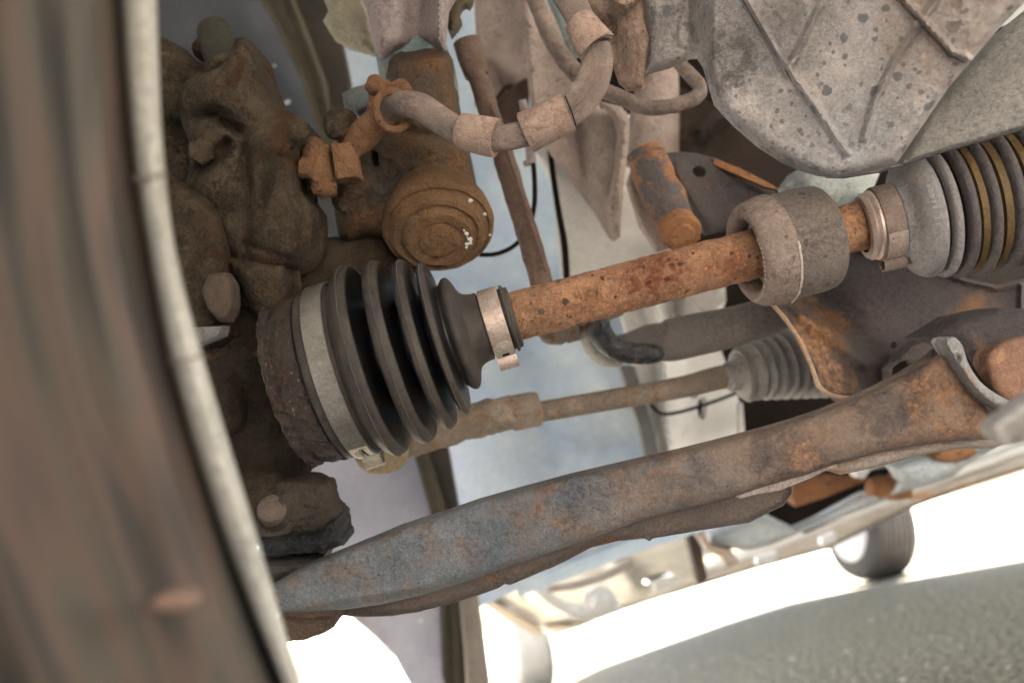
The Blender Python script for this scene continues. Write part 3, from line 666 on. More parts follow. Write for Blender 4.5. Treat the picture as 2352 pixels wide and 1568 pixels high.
tyre('road_wheel', Vector((cw.x, cw.y, 0.262)), RI * 0.98 + FW * 0.16, 0.262, 0.24, 'dark tyre with pale rim standing at the edge of the shade')
cw2 = P(1208, 1530, 3.3)
tyre('road_wheel', Vector((cw2.x, cw2.y, 0.235)), Vector((0.96, 0.25, 0)), 0.235, 0.19, 'pale tyre, sunlight put into its colour, seen through the gap below the floor pan', mat('sunlit tyre colour', ((0.45, 0.45, 0.46), (0.6, 0.6, 0.61)), 20))  # raised rubber colour stands in for overexposing sunlight
# ================================================================== ENGINE SIDE
pan = thing('oil_pan', 'dusty ribbed aluminium oil pan covered in dark spots', 'oil pan', P(2000, 200, 0.42))
pan_out = [(1478, -90), (1484, 60), (1480, 168), (1540, 152), (1590, 130), (1606, 129), (1620, 150), (1645, 236), (1690, 285), (1745, 332), (1800, 368), (1845, 388), (1890, 401), (1925, 404), (1975, 399), (2060, 375), (2180, 200), (2300, 60), (2420, -60), (2420, -90)]
ribs_l = [[(1770, -40), (1915, 168), (1985, 262), (2040, 330)], [(1700, -60), (1812, 160), (1835, 205), (1880, 290), (1945, 352)]]
rA = [[(1705, -20), (1812, 160), (1870, 240), (1945, 350)], [(2120, 45), (2060, 130), (2010, 230), (1985, 318)], [(1812, 160), (1850, 80), (1900, -20)], [(2120, 45), (2190, 120), (2260, 150)], [(2120, 45), (2070, -10), (2040, -60)], [(2120, 45), (2180, -40)]]
def pan_relief(X, Y, e):
    r = np.zeros(X.shape)
    for k, l in enumerate(rA): r = r - 0.0060 * np.clip(1 - sd(l, X, Y) / (12 if k == 0 else 10), 0, 1)
    left = np.clip((1640 - X) / 60, 0, 1); r = r + 0.02 * left
    r = r - 0.0015 * bump(sd([(1575, 20), (1560, 90), (1590, 120)], X, Y), 6)
    return r
slab('pan_floor', pan_out, lin(1640, 0.425, 2400, 0.335, 0, -0.012, 400, 0.012), 0.005, pan_m, pan, step=5.5, dome=0.010, edge=26, relief=pan_relief, angle=60)
slab('pan_wall', [(1905, 404), (1975, 401), (2070, 374), (2140, 250), (2300, 70), (2460, -60), (2460, 262), (2352, 296), (2180, 345), (2040, 390), (1950, 405)], lin(1900, 0.43, 2460, 0.36, 0, 0.015, 400, -0.004), 0.006, pan_side, pan, step=12, dome=0.006, edge=20)

brk = thing('hose_bracket', 'gritty folded steel bracket plate above the curved hose', 'bracket', P(1430, 80, 0.46))
slab('bracket_plate', [(1360, -90), (1470, -90), (1478, 40), (1492, 88), (1476, 198), (1440, 204), (1425, 190), (1398, 120), (1372, 60), (1330, 10)], lin(1330, 0.48, 1490, 0.45), 0.004, bracket_pink, brk, step=7, dome=0.006, edge=22, lump=0.001, ls=90,
     relief=lambda X, Y, e: 0.012 * bump(sd([(1400, 60), (1425, 160)], X, Y), 22))
slab('bracket_back_plate', [(1462, -90), (1484, -90), (1488, 40), (1500, 92), (1490, 190), (1478, 204), (1440, 206), (1466, 100)], 0.468, 0.004, bracket_pink, brk, step=7, lump=0.001, ls=90)
slab('folded_tab', [(1425, -90), (1480, -90), (1468, 0), (1440, 20), (1405, 5)], 0.44, 0.004, bracket_pink, brk, step=7, dome=0.004, edge=14)

pipe = tube('coolant_pipe', [(1215, -40, .56, 19), (1245, 40, .555, 19), (1275, 105, .55, 20), (1315, 160, .545, 20), (1360, 195, .54, 19), (1420, 222, .54, 17), (1480, 247, .54, 17), (1540, 244, .54, 17), (1590, 228, .54, 17), (1608, 205, .545, 17), (1590, 178, .55, 16), (1562, 148, .56, 15), (1550, 130, .57, 14)],
            hose_dark, seg=28, n=8, rough=0.0006, rs=160)
tag(pipe, 'thin dusty hose bending back below the gritty bracket', 'hose')
tube('rear_ridge', [(1262, -20, .60, 14), (1300, 60, .60, 16), (1325, 130, .60, 18)], blue_steel, rail)

# ================================================================== SUBFRAME
smount = thing('subframe_mount', 'rust flaked mount tube with bushing cap above the shaft', 'car frame', P(1540, 440, 0.56))
tube('mount_tube', [(1482, 350, .565, 42), (1500, 400, .56, 46), (1530, 465, .55, 46), (1556, 520, .545, 44), (1565, 560, .545, 42)], mat('patchy mount rust', ((0.11, 0.095, 0.10), (0.18, 0.15, 0.15)), 20, rust=((0.27, 0.10, 0.04), (0.52, 0.26, 0.12), 0.62, 20), bump=0.7, rough=0.8), smount, seg=32, rough=0.0015, rs=70)
lathe('bushing_cap', P(1556, 516, .52), P(1575, 560, .50), [(0, px(30, .5)), (0.002, px(46, .5)), (0.010, px(50, .5)), (0.013, px(44, .5)), (0.0135, px(30, .5)), (0.016, px(26, .5)), (0.016, 0.0005)], rust_bright, smount, seg=40, rough=0.0006)
slab('mount_plate', [(1520, 352), (1560, 348), (1600, 352), (1650, 365), (1700, 390), (1770, 425), (1800, 470), (1700, 520), (1620, 540), (1590, 500), (1550, 430)], lin(1500, 0.565, 1800, 0.60), 0.004, cross_m, smount, step=8, holes=[ell(1607, 394, 16, 13, 15)], dome=0.006, edge=26,
     relief=lambda X, Y, e: -0.008 * bump(sd([(1560, 400), (1620, 500)], X, Y), 20))
slab('mount_plate_edge', [(1640, 364), (1700, 386), (1775, 424), (1790, 436), (1760, 430), (1690, 400), (1640, 378)], 0.575, 0.006, rust_bright, smount, step=6)
slab('side_plate', [(1440, 420), (1470, 330), (1500, 330), (1478, 400), (1520, 480), (1560, 560), (1510, 580), (1470, 520)], 0.60, 0.006, pink_steel, smount, step=9, dome=0.006, edge=12)

cross = thing('front_subframe', 'dark stamped subframe plate with orange rust lip below the damper', 'car frame', P(1980, 720, 0.53))
cx_out = [(1745, 668), (1780, 640), (1900, 600), (1960, 560), (2010, 575), (2120, 600), (2220, 640), (2290, 655), (2352, 640), (2352, 730), (2240, 735), (2180, 745), (2130, 778), (2090, 812), (2050, 828), (2035, 850), (2042, 890), (2000, 905), (1960, 908), (1920, 905), (1888, 893), (1868, 850), (1830, 770), (1790, 715)]
slab('crossmember_plate', cx_out, lin(1745, 0.53, 2352, 0.56, 560, 0.02, 900, -0.02), 0.004, cross_m, cross, step=8, holes=[ell(2052, 793, 7, 9, 20, 12), ell(1922, 640, 12, 8, 20, 12)],
     relief=lambda X, Y, e: -0.006 * bump(e - 6, 8) + 0.012 * bump(sd([(1840, 640), (1960, 800), (1990, 860)], X, Y), 50) - 0.008 * bump(sd([(1800, 690), (1990, 840)], X, Y), 16), lump=0.001, ls=20)
tube('plate_edge', [(1752, 676, .512, 4), (1795, 722, .508, 4.5), (1835, 778, .503, 5), (1866, 845, .50, 5), (1880, 885, .498, 5.5), (1912, 908, .497, 5), (1960, 912, .498, 4), (2000, 906, .50, 4)], cross_edge, cross, seg=10, rough=0.0004, rs=200)
slab('torn_flange', [(2030, 852), (2060, 825), (2088, 796), (2112, 785), (2125, 762), (2150, 752), (2180, 728), (2192, 722), (2198, 735), (2190, 770), (2165, 800), (2125, 825), (2095, 835), (2085, 880), (2075, 925), (2040, 900)], 0.50, 0.004, arm_flange, cross, step=6, jag=8, dome=0.004, edge=8,
     holes=[closed([(2050, 845), (2085, 825), (2090, 850), (2080, 885), (2055, 880)], 2)])
slab('cavity_wall', [(2040, 830), (2110, 810), (2110, 950), (2040, 950)], 0.545, 0.004, black_void, cross, step=12)
slab('rear_box', [(1900, 890), (2010, 880), (2060, 940), (2010, 960), (1940, 925)], 0.56, 0.02, cross_m, cross, step=10)
slab('rear_shadow_plate', [(1960, 560), (2420, 560), (2420, 800), (2200, 760), (2100, 660)], 0.60, 0.004, mat('rear shadow tone', ((0.03, 0.025, 0.022), (0.07, 0.055, 0.045)), 14, bump=0.3, k=0.5), cross, step=20)  # dark sheet standing for the shadow behind the crossmember

# small pale gear cover seen between pan and damper
o = slab('gear_cover', [(1815, 420), (1840, 385), (1900, 370), (2010, 375), (2020, 400), (1990, 470), (1900, 500), (1850, 470)], 0.60, 0.03, mat('pale green casting', ((0.22, 0.25, 0.25), (0.38, 0.42, 0.41)), 20, bump=0.2, rough=0.5), step=9, dome=0.03, edge=50)
tag(o, 'pale green grey housing peeking out between oil pan and damper', 'engine part')
o = slab('gearbox_casting', [(1560, 200), (1680, 260), (1850, 395), (1830, 440), (1790, 460), (1700, 400), (1640, 365), (1560, 345)], lin(1560, 0.74, 1850, 0.66), 0.02, mat('dark brown casting', ((0.022, 0.015, 0.012), (0.055, 0.038, 0.03)), 14, bump=0.4, rust=((0.08, 0.05, 0.03), (0.14, 0.09, 0.05), 0.2, 10)), step=14,
         relief=lambda X, Y, e: -0.03 * bump(sd([(1620, 300), (1680, 260)], X, Y), 14))
tag(o, 'dark brown gearbox casting in the gap under the oil pan', 'gearbox')

# ================================================================== STABILISER BAR, LINK, STEERING
bar = thing('stabiliser_bar', 'thick grey brown stabiliser bar with worn black hooked end', 'suspension part', P(1600, 770, 0.60))
tube('bar', [(1385, 800, .60, 24), (1440, 792, .60, 27), (1490, 778, .60, 33), (1530, 782, .60, 48), (1600, 768, .60, 49), (1700, 746, .59, 46), (1790, 715, .585, 43), (1850, 690, .58, 42)], bar_m, bar, seg=40, n=8)
tube('hooked_end', [(1372, 725, .575, 26), (1378, 760, .575, 27), (1400, 792, .57, 27), (1440, 808, .57, 26), (1500, 812, .57, 23), (1524, 808, .57, 12)], black_gloss, bar, seg=32, n=8, rough=0.0004, rs=200)
tube('hook_back', [(1360, 735, .59, 24), (1362, 780, .59, 28), (1388, 815, .59, 26), (1430, 832, .59, 12)], mat('pale hook paint', ((0.38, 0.35, 0.31), (0.55, 0.52, 0.47)), 40, bump=0.3), bar, seg=24)
link = thing('stabiliser_link', 'long brown drop link rod crossing behind the brake hose', 'suspension part', P(1160, 380, 0.57))
tube('upper_sleeve', [(1072, 95, .575, 32), (1082, 130, .575, 32), (1095, 175, .575, 27)], link_brown, link, seg=28, smooth=False)
tube('link_rod', [(1092, 165, .572, 22), (1118, 240, .57, 23), (1150, 340, .567, 25), (1190, 470, .563, 25), (1238, 625, .56, 27), (1262, 720, .56, 27)], link_brown, link, seg=28, rough=0.0008, rs=90)
tube('rod_edge', [(1128, 240, .557, 4), (1165, 350, .554, 4), (1210, 480, .55, 4), (1254, 625, .547, 4)], link_brown, link, seg=8)
lathe('ball_joint', P(1236, 765, .585), P(1330, 745, .585), [(0, 0.001), (px(3, .58), px(18, .58)), (px(16, .58), px(30, .58)), (px(46, .58), px(38, .58)), (px(60, .58), px(34, .58)), (px(63, .58), px(38, .58)), (px(92, .58), px(36, .58)), (px(96, .58), px(24, .58))], tie_m, link, seg=40)
lathe('link_nut', P(1330, 738, .585), P(1362, 728, .585), [(0, px(22, .58)), (px(22, .58), px(24, .58))], rust_bright, link, seg=6)
slab('link_tab', [(1345, 700), (1438, 712), (1430, 724), (1400, 735), (1350, 738)], 0.57, 0.01, tie_m, link, step=8)

cable = thing('sensor_cable', 'thin black cable hanging in front of the pale inner wing', 'cable', P(1220, 450, 0.62))
tube('wire', [(1222, 345, .62, 6), (1228, 420, .62, 6), (1226, 480, .62, 6), (1210, 530, .62, 6), (1180, 565, .62, 5.5), (1140, 583, .62, 5.5), (1100, 585, .62, 5.5)], black_void, cable, seg=10)
tube('sleeve', [(1200, 230, .60, 9), (1212, 300, .61, 10), (1221, 372, .62, 12)], mauve, cable, seg=14)
tube('sleeve_tip', [(1214, 368, .62, 14), (1217, 378, .62, 14)], mauve, cable, seg=14, smooth=False)
o = tube('edge_seal', [(1262, 330, .70, 6), (1270, 400, .70, 7), (1282, 480, .70, 7), (1296, 560, .70, 8), (1302, 640, .70, 8)], black_void, seg=10)
tag(o, 'black rubber edge line beside the pale rail', 'seal')

tie = thing('tie_rod', 'dirt caked steering tie rod with hex lock nut', 'steering part', P(1200, 960, 0.60))
tube('threaded_sleeve', [(838, 1040, .56, 44), (900, 1020, .56, 40), (980, 995, .565, 42), (1060, 972, .57, 42), (1130, 955, .57, 40), (1175, 945, .575, 38)], tie_m, tie, seg=36, n=10, rough=0.0022, rs=90)
hexnut('lock_nut', P(1168, 950, .575), P(1236, 937, .58), px(45, .578), tie_m, tie)
tube('rod', [(1225, 948, .58, 24), (1400, 918, .60, 24), (1560, 890, .62, 25), (1640, 870, .63, 27), (1688, 860, .635, 27)], tie_m, tie, seg=32, n=6)
lathe('end_socket', P(872, 1000, .555), P(884, 1085, .53), [(0, px(56, .55)), (px(40, .55), px(62, .55)), (px(66, .55), px(60, .55)), (px(72, .55), px(50, .55)), (px(74, .55), px(36, .55)), (px(78, .55), px(34, .55)), (px(79, .55), 0.0005)], gold_m, tie, seg=48, rough=0.0012, rs=120)

rb = thing('steering_boot', 'grey ribbed steering rack boot at the end of the tie rod', 'rubber boot', P(1790, 850, 0.62))
A, B = P(1664, 868, .63), P(1960, 805, .65)
pr = [(0, 26), (8, 26), (10, 34), (30, 36), (36, 50), (52, 62), (72, 66), (76, 58)]
s = 80
for k in range(8):
    r = 68 + k * 4
    pr += [(s, r - 12), (s + 6, r), (s + 14, r + 2), (s + 20, r - 10)]; s += 24
lathe('ribbed_boot', A, B, [(px(a, .63), px(b, .63)) for a, b in dense(pr, 3)], mat('pale dusty boot', ((0.20, 0.185, 0.175), (0.36, 0.34, 0.325)), 40, bump=0.3, rough=0.6), rb, seg=64, angle=60)
lathe('boot_clamp', A, B, [(px(38, .63), px(46, .63)), (px(38, .63), px(58, .63)), (px(48, .63), px(66, .63)), (px(52, .63), px(62, .63))], steel_clamp, rb, seg=48)

# ================================================================== DRIVE SHAFT
ds = thing('drive_shaft', 'rusty drive shaft with rubber boots and ring damper', 'drive shaft', P(1460, 650, 0.45))
D0 = 0.45
sa, sb_ = P(1150, 735, D0), P(2010, 510, .452)
L = (sb_ - sa).length
lathe('shaft', sa, sb_, [(L * k / 120, px(56.5, D0)) for k in range(121)], shaft_rust, ds, seg=96, rough=0.0007, rs=220)
# outer boot
b0, b1 = P(800, 845, .452), P(1147, 738, D0)
def pp(l): return [(px(a, D0), px(b, D0)) for a, b in l]
boot_pr = [(-50, 190), (-50, 199), (-38, 200), (-33, 199), (14, 199), (18, 199), (22, 196), (28, 200), (36, 210), (44, 219), (58, 225), (72, 222), (78, 214), (80, 180), (83, 130), (89, 115), (97, 115), (104, 122), (107, 165), (109, 200), (114, 212), (129, 217), (143, 212), (147, 203), (149, 170), (152, 125), (157, 112), (163, 112), (168, 125), (171, 165), (173, 190), (178, 199), (188, 202.5), (198, 198), (202, 190), (204, 160), (206, 118), (210, 105), (214, 105), (218, 120), (220, 150), (222, 168), (226, 177), (233, 180), (240, 175), (243, 165), (245, 140), (248, 122), (253, 119), (258, 124), (266, 132), (276, 132), (284, 120), (291, 99), (300, 86), (318, 80), (330, 79), (334, 72), (384, 72), (386, 78), (392, 78), (394, 72), (402, 70), (404, 58)]
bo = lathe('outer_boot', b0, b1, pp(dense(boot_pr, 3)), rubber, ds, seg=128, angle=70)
bo.data.materials.append(mat('black boot fold rubber', ((0.005, 0.005, 0.0055), (0.010, 0.0095, 0.010)), 30, bump=0.08, rough=0.38, spec=0.5, grain=0.2))
bq = dense(boot_pr, 3)
for fi, pl in enumerate(bo.data.polygons):                 # the folds take near-black rubber, dust clings to the crests
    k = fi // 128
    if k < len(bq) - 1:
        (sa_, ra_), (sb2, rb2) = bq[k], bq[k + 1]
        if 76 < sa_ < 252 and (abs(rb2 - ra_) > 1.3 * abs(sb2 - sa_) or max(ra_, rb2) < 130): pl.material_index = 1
for s_, rr in ((58, 226.5), (129, 217.5), (188, 202.8), (231, 181)):
    lathe('mould_seam', b0, b1, pp([(s_ - 1.2, rr - 1), (s_, rr + 1.2), (s_ + 1.2, rr - 1)]), mat('seam rubber', ((0.06, 0.052, 0.048), (0.10, 0.085, 0.075)), 60), ds, seg=128, caps=False)
lathe('large_clamp', b0, b1, pp([(-31, 197), (-31, 203), (-29, 205), (14, 206), (16, 204), (16, 197)]), steel_clamp, ds, seg=128, caps=False)
lathe('small_clamp', b0, b1, pp([(334, 72), (334, 79), (336, 80.5), (378, 80.5), (380, 79), (380, 72)]), pink_clamp, ds, seg=96, caps=False)
def on_axis(A, B, s, r, ang):
    ax = (B - A).normalized(); u, v = frame(ax)
    return A + ax * px(s, D0) + (-u * math.cos(ang) + v * math.sin(ang)) * px(r, D0), ax, (-u * math.cos(ang) + v * math.sin(ang)), (u * math.sin(ang) + v * math.cos(ang))
def curved_patch(name, A, B, s0, s1, a0, a1, r0, r1, m, parent, n=14, rfun=None, taper=None):
    """a strip lying round the axis; angle 0 faces the camera, positive towards the top"""
    V, Fc = [], []
    for k in range(n + 1):
        a = a0 + (a1 - a0) * k / n
        dr = rfun(k / n) if rfun else 0
        tp = taper(k / n) if taper else 1
        sm = (s0 + s1) / 2; hw = (s1 - s0) / 2 * tp
        for s, r in ((sm - hw, r0), (sm + hw, r0), (sm + hw, r1), (sm - hw, r1)):
            V.append(on_axis(A, B, s, r + dr, a)[0])
    for k in range(n):
        for j in range(4):
            Fc.append((k * 4 + j, k * 4 + (j + 1) % 4, (k + 1) * 4 + (j + 1) % 4, (k + 1) * 4 + j))
    Fc.append((0, 1, 2, 3)); Fc.append((n * 4, n * 4 + 1, n * 4 + 2, n * 4 + 3))
    return mkobj(name, V, Fc, m, parent, angle=30)
_t = (b1 - b0).normalized(); _u, _v = frame(_t)
SG = 1 if (_v.dot(UI) > 0) else -1                         # sign that makes positive angles point up
def patch(name, A, B, s0, s1, a0, a1, r0, r1, m, parent=ds, **kw):
    return curved_patch(name, A, B, s0, s1, SG * a0, SG * a1, r0, r1, m, parent, **kw)
cl_l = mat('worn tongue steel', ((0.33, 0.30, 0.24), (0.48, 0.44, 0.36)), 90, bump=0.2, rough=0.4, metal=0.4, pits=((0.1, 0.08, 0.06), 380, 0.4))
patch('clamp_tongue', b0, b1, -28, 13, -1.02, -1.55, 205, 208.5, cl_l, taper=lambda t: 1)
patch('clamp_slot', b0, b1, -18, -8, -1.03, -1.28, 208, 212, cl_l, rfun=lambda t: 5 * math.sin(math.pi * t))
patch('clamp_slot_hollow', b0, b1, -3, 1, -1.06, -1.30, 208.6, 209.4, black_void)
patch('clamp_ear', b0, b1, -29, 14, -1.50, -1.75, 208, 212, cl_l, rfun=lambda t: 26 * math.sin(math.pi * min(1, t * 1.15)) ** 0.6, n=18)
patch('small_clamp_tongue', b0, b1, 336, 378, -0.62, -1.45, 80.5, 83.5, cl_l, taper=lambda t: min(1, 0.55 + t * 4))
patch('tongue_tooth', b0, b1, 354, 361, -0.72, -0.92, 83, 87, pink_clamp, rfun=lambda t: 3 * math.sin(math.pi * t))
patch('tongue_window', b0, b1, 350, 366, -1.10, -1.24, 83.4, 84.4, black_void)
patch('small_clamp_ear', b0, b1, 335, 380, -1.35, -1.75, 83, 87, pink_clamp, rfun=lambda t: 24 * math.sin(math.pi * min(1, t * 1.1)) ** 0.6, n=18)
lathe('joint_housing', b0, b1, pp(dense([(-136, 120), (-134, 186), (-127, 191), (-118, 191), (-114, 187), (-109, 187), (-104, 190), (-92, 194), (-80, 195), (-58, 196), (-54, 185)], 6)), joint_rust, ds, seg=160, rough=0.0013, rs=190)
# ring damper
m0, m1 = P(1724, 586, .448), P(1949, 529, .452)
lathe('damper_body', m0, m1, pp(dense([(58, 118), (62, 121), (100, 123), (140, 123), (160, 121), (172, 117), (178, 106), (179, 88), (174, 62)], 4)), damper_m, ds, seg=112)
lathe('damper_flange', m0, m1, pp(dense([(50, 84), (20, 82), (-2, 84), (-12, 92), (-14, 102), (-8, 112), (4, 119), (30, 125), (52, 128), (58, 127), (60, 122), (60, 100)], 4)), damper_lip, ds, seg=128, angle=60, rough=0.0004, rs=150, caps=False)
patch('flange_parting_line', m0, m1, 55, 60, 0.0, -1.4, 127, 130, mat('pale torn edge', ((0.30, 0.25, 0.22), (0.42, 0.36, 0.32)), 80), n=40, rfun=lambda t: 1.5 * math.sin(t * 37) * math.sin(t * 11))
lathe('damper_core', m0, m1, pp([(30, 56), (30, 84), (60, 84)]), mat('chalky rubber core', ((0.3, 0.27, 0.2), (0.5, 0.46, 0.36)), 60, bump=0.5), ds, seg=64, caps=False)
# inner clamp and inner boot
i0, i1 = P(1950, 530, .45), P(2352, 440, .435)
iu = (i1 - i0).normalized()
lathe('inner_clamp_collar', i0, i1, pp([(28, 58), (30, 72), (38, 78), (44, 74), (50, 80), (56, 80), (58, 76)]), pink_clamp, ds, seg=80, caps=False)
lathe('inner_clamp', i0, i1, pp([(56, 76), (57, 84), (60, 86), (98, 86), (100, 84), (101, 76)]), damper_lip, ds, seg=80, caps=False)
patch('inner_clamp_tongue', i0, i1, 58, 99, -0.35, -1.2, 86, 88.5, pink_clamp)
patch('inner_clamp_ear', i0, i1, 55, 105, -1.35, -1.9, 84, 88, damper_lip, rfun=lambda t: 22 * math.sin(math.pi * t) ** 0.6, n=18)
lathe('inner_boot_neck', i0, i1, pp(dense([(98, 76), (100, 88), (106, 92), (114, 102), (122, 122), (132, 135), (148, 143), (160, 142), (165, 134), (168, 124)], 4)), rubber_grey, ds, seg=112, angle=60)
def ribring(s, r, w, m, nm='boot_rib'):
    lathe(nm, i0, i1, pp(dense([(s - w, r - 22), (s - w * 0.7, r - 6), (s - w * .3, r), (s + w * .3, r + 1), (s + w * 0.75, r - 6), (s + w, r - 22)], 3)), m, ds, seg=112, caps=False, angle=70)
rd = mat('dark mauve boot rubber', ((0.085, 0.072, 0.075), (0.15, 0.125, 0.125)), 30, bump=0.3, rough=0.6, k=0.7)
ribring(182, 150, 11, rubber_grey); ribring(211, 157, 12, rd); ribring(252, 164, 12, rd); ribring(298, 169, 13, rd); ribring(346, 172, 14, rd); ribring(394, 172, 14, rd); ribring(440, 171, 14, rd)
lathe('boot_groove', i0, i1, pp([(160, 112), (196, 106), (222, 106), (226, 150), (238, 153), (241, 112), (266, 112), (270, 153), (283, 156), (287, 114), (314, 114), (318, 156), (331, 158), (335, 114), (362, 116), (366, 158), (379, 160), (383, 116), (410, 118), (414, 158), (426, 160), (430, 120), (470, 150)]), rubber_olive, ds, seg=96)

# embossed lettering on the damper flange and the inner boot
def letters(txt, A, B, s, r, a_start, a_step, size, m, parent, radial=True, seq=1):
    for k, ch in enumerate(txt):
        if ch == ' ': continue
        cu = bpy.data.curves.new('letter', 'FONT'); cu.body = ch; cu.size = size; cu.extrude = size * 0.03; cu.align_x = 'CENTER'; cu.align_y = 'CENTER'; cu.resolution_u = 2
        t = bpy.data.objects.new('tmp', cu); COL.objects.link(t)
        dg = bpy.context.evaluated_depsgraph_get(); me = bpy.data.meshes.new_from_object(t.evaluated_get(dg))
        bpy.data.objects.remove(t)
        me.materials.clear(); me.materials.append(m)
        a = a_start + a_step * k
        pos, ax, rad, tan = on_axis(A, B, s, r, SG * a)
        nrm = -ax if radial else rad
        up = rad if radial else ax * -1
        xx = up.cross(nrm).normalized()
        rot = Matrix((xx, up.normalized(), nrm.normalized())).transposed()
        c = Vector(pos) + nrm * size * 0.03
        o = bpy.data.objects.new('embossed_letter', me); COL.objects.link(o)
        o.rotation_euler = rot.to_euler(); o.parent = parent; o.location = c - Vector(parent.location)
emb = mat('raised rubber letters', ((0.34, 0.265, 0.23), (0.42, 0.34, 0.30)), 60)
letters('3AFFFEFEFE O JKNNNNN', m0, m1, -14.6, 102, 0.25, -0.098, px(13, D0), emb, ds)
letters('KOGIB-II', i0, i1, 140, 141, 0.36, -0.085, px(13, D0), mat('raised boot letters', ((0.30, 0.28, 0.28), (0.38, 0.36, 0.36)), 60), ds, radial=False)

# ================================================================== STRUT, HOSE
st = thing('suspension_strut', 'rust brown strut foot ending in a round stepped cap', 'suspension part', P(960, 350, 0.52))
tube('strut_tube', [(935, 60, .55, 78), (950, 140, .545, 84), (962, 200, .54, 86), (972, 240, .535, 86)], blue_steel, st, seg=64, n=10, rough=0.001, rs=40)
slab('strut_body', [(890, 140), (940, 108), (1030, 118), (1044, 190), (1062, 280), (1075, 330), (1085, 380), (1102, 455), (1118, 500), (1070, 530), (980, 535), (900, 540), (840, 545), (785, 555), (768, 480), (770, 400), (800, 330), (850, 300), (880, 240)],
     lin(770, 0.535, 1140, 0.53, 140, 0.0, 580, -0.015), 0.05, strut_brown, st, step=9, smooth=3, dome=0.03, edge=80, lump=0.0015, ls=40, holes=[[(852, 345), (868, 350), (872, 378), (866, 385), (850, 372)]],
     relief=lambda X, Y, e: 0.006 * bump(sd([(905, 300), (1080, 330)], X, Y), 14) - 0.012 * bump(sd([(880, 540), (1000, 470), (1090, 470)], X, Y), 26) + 0.012 * bump(np.hypot(X - 900, Y - 400), 50), angle=70)
cpx = P(1004, 486, .503); lathe('round_cap', cpx, cpx + FW * -0.68 - UI * 0.72 + RI * 0.12, [(-0.012, px(100, .5)), (0.000, px(112, .5)), (0.006, px(122, .5)), (0.012, px(126, .5)), (0.0175, px(125, .5)), (0.0195, px(119, .5)), (0.0188, px(113, .5)), (0.0205, px(108, .5)), (0.0250, px(100, .5)), (0.0262, px(90, .5)), (0.0250, px(84, .5)), (0.0262, px(79, .5)), (0.0292, px(72, .5)), (0.0300, px(55, .5)), (0.0290, px(47, .5)), (0.0300, px(42, .5)), (0.0314, px(36, .5)), (0.0318, px(20, .5)), (0.0320, 0.0006)], cap_brown, st, seg=112, rough=0.0008, rs=60, angle=35)
lathe('side_boss', P(806, 440, .50), P(812, 482, .485), [(0, px(48, .49)), (0.008, px(46, .49)), (0.009, px(34, .49)), (0.013, px(30, .49)), (0.013, 0.0005)], strut_brown, st, seg=48, rough=0.0012)
random.seed(3)
cax = (FW * -0.68 - UI * 0.72 + RI * 0.12).normalized(); cu_, cv_ = frame(cax, RI)
for k in range(12):  # white flakes painted as the cap's wet glint
    if k < 9: a, rr, sz_ = -0.3 + k * 0.10 + random.uniform(-.05, .05), px(62, .5) + random.uniform(-.003, .002), 0.0303
    else: a, rr, sz_ = -0.1 + (k - 9) * 0.4 + random.uniform(-.15, .15), px(114, .5) + random.uniform(-.003, .001), 0.0210
    c = cpx + cax * sz_ + (cu_ * math.cos(a) + cv_ * math.sin(a)) * rr
    q = random.uniform(0.0003, 0.0012)
    V = [c + (cu_ * math.cos(t) * random.uniform(.7, 1.6) + cv_ * math.sin(t) * random.uniform(.7, 1.3)) * q for t in [2 * math.pi * j / 7 for j in range(7)]]
    V += [v + cax * 0.0009 for v in V]
    mkobj('cap_glint', V, [tuple(range(7)), tuple(range(13, 6, -1))] + [(j, (j + 1) % 7, 7 + (j + 1) % 7, 7 + j) for j in range(7)], cap_glint, st)

mb = thing('upper_strut_bracket', 'mauve dusted folded bracket over the top of the strut', 'bracket', P(930, 40, 0.52))
slab('bracket_sheet', [(822, -80), (1060, -80), (1030, 20), (1022, 105), (1008, 112), (992, 100), (980, 92), (940, 102), (905, 110), (882, 126), (866, 122), (856, 90), (840, 20)], lin(822, 0.53, 1050, 0.50), 0.006, mauve, mb, step=8, smooth=2, dome=0.014, edge=30,
     relief=lambda X, Y, e: 0.022 * bump(sd([(960, -40), (960, 80)], X, Y), 34) - 0.012 * bump(sd([(1008, -20), (1008, 90)], X, Y), 14))
slab('side_fold', [(1020, -80), (1095, -80), (1085, 0), (1052, 60), (1035, 80), (1022, 40)], 0.535, 0.01, mat('green brown fold', ((0.07, 0.06, 0.035), (0.17, 0.13, 0.08)), 22, bump=0.4, k=0.6), mb, step=9, dome=0.01, edge=20, holes=[ell(1068, 28, 13, 20, 10)])
bb = slab('beige_bracket', [(735, -80), (820, -80), (838, 20), (862, 118), (900, 128), (850, 124), (800, 108), (765, 88), (742, 50), (755, 25), (740, -10)], lin(735, 0.60, 900, 0.57), 0.005, beige_m, step=8, dome=0.006, edge=14, jag=4,
          relief=lambda X, Y, e: -0.006 * bump(sd([(790, -40), (775, 30), (830, 90)], X, Y), 8))
tag(bb, 'beige chipped bracket corner at the top beside the mauve bracket', 'bracket')

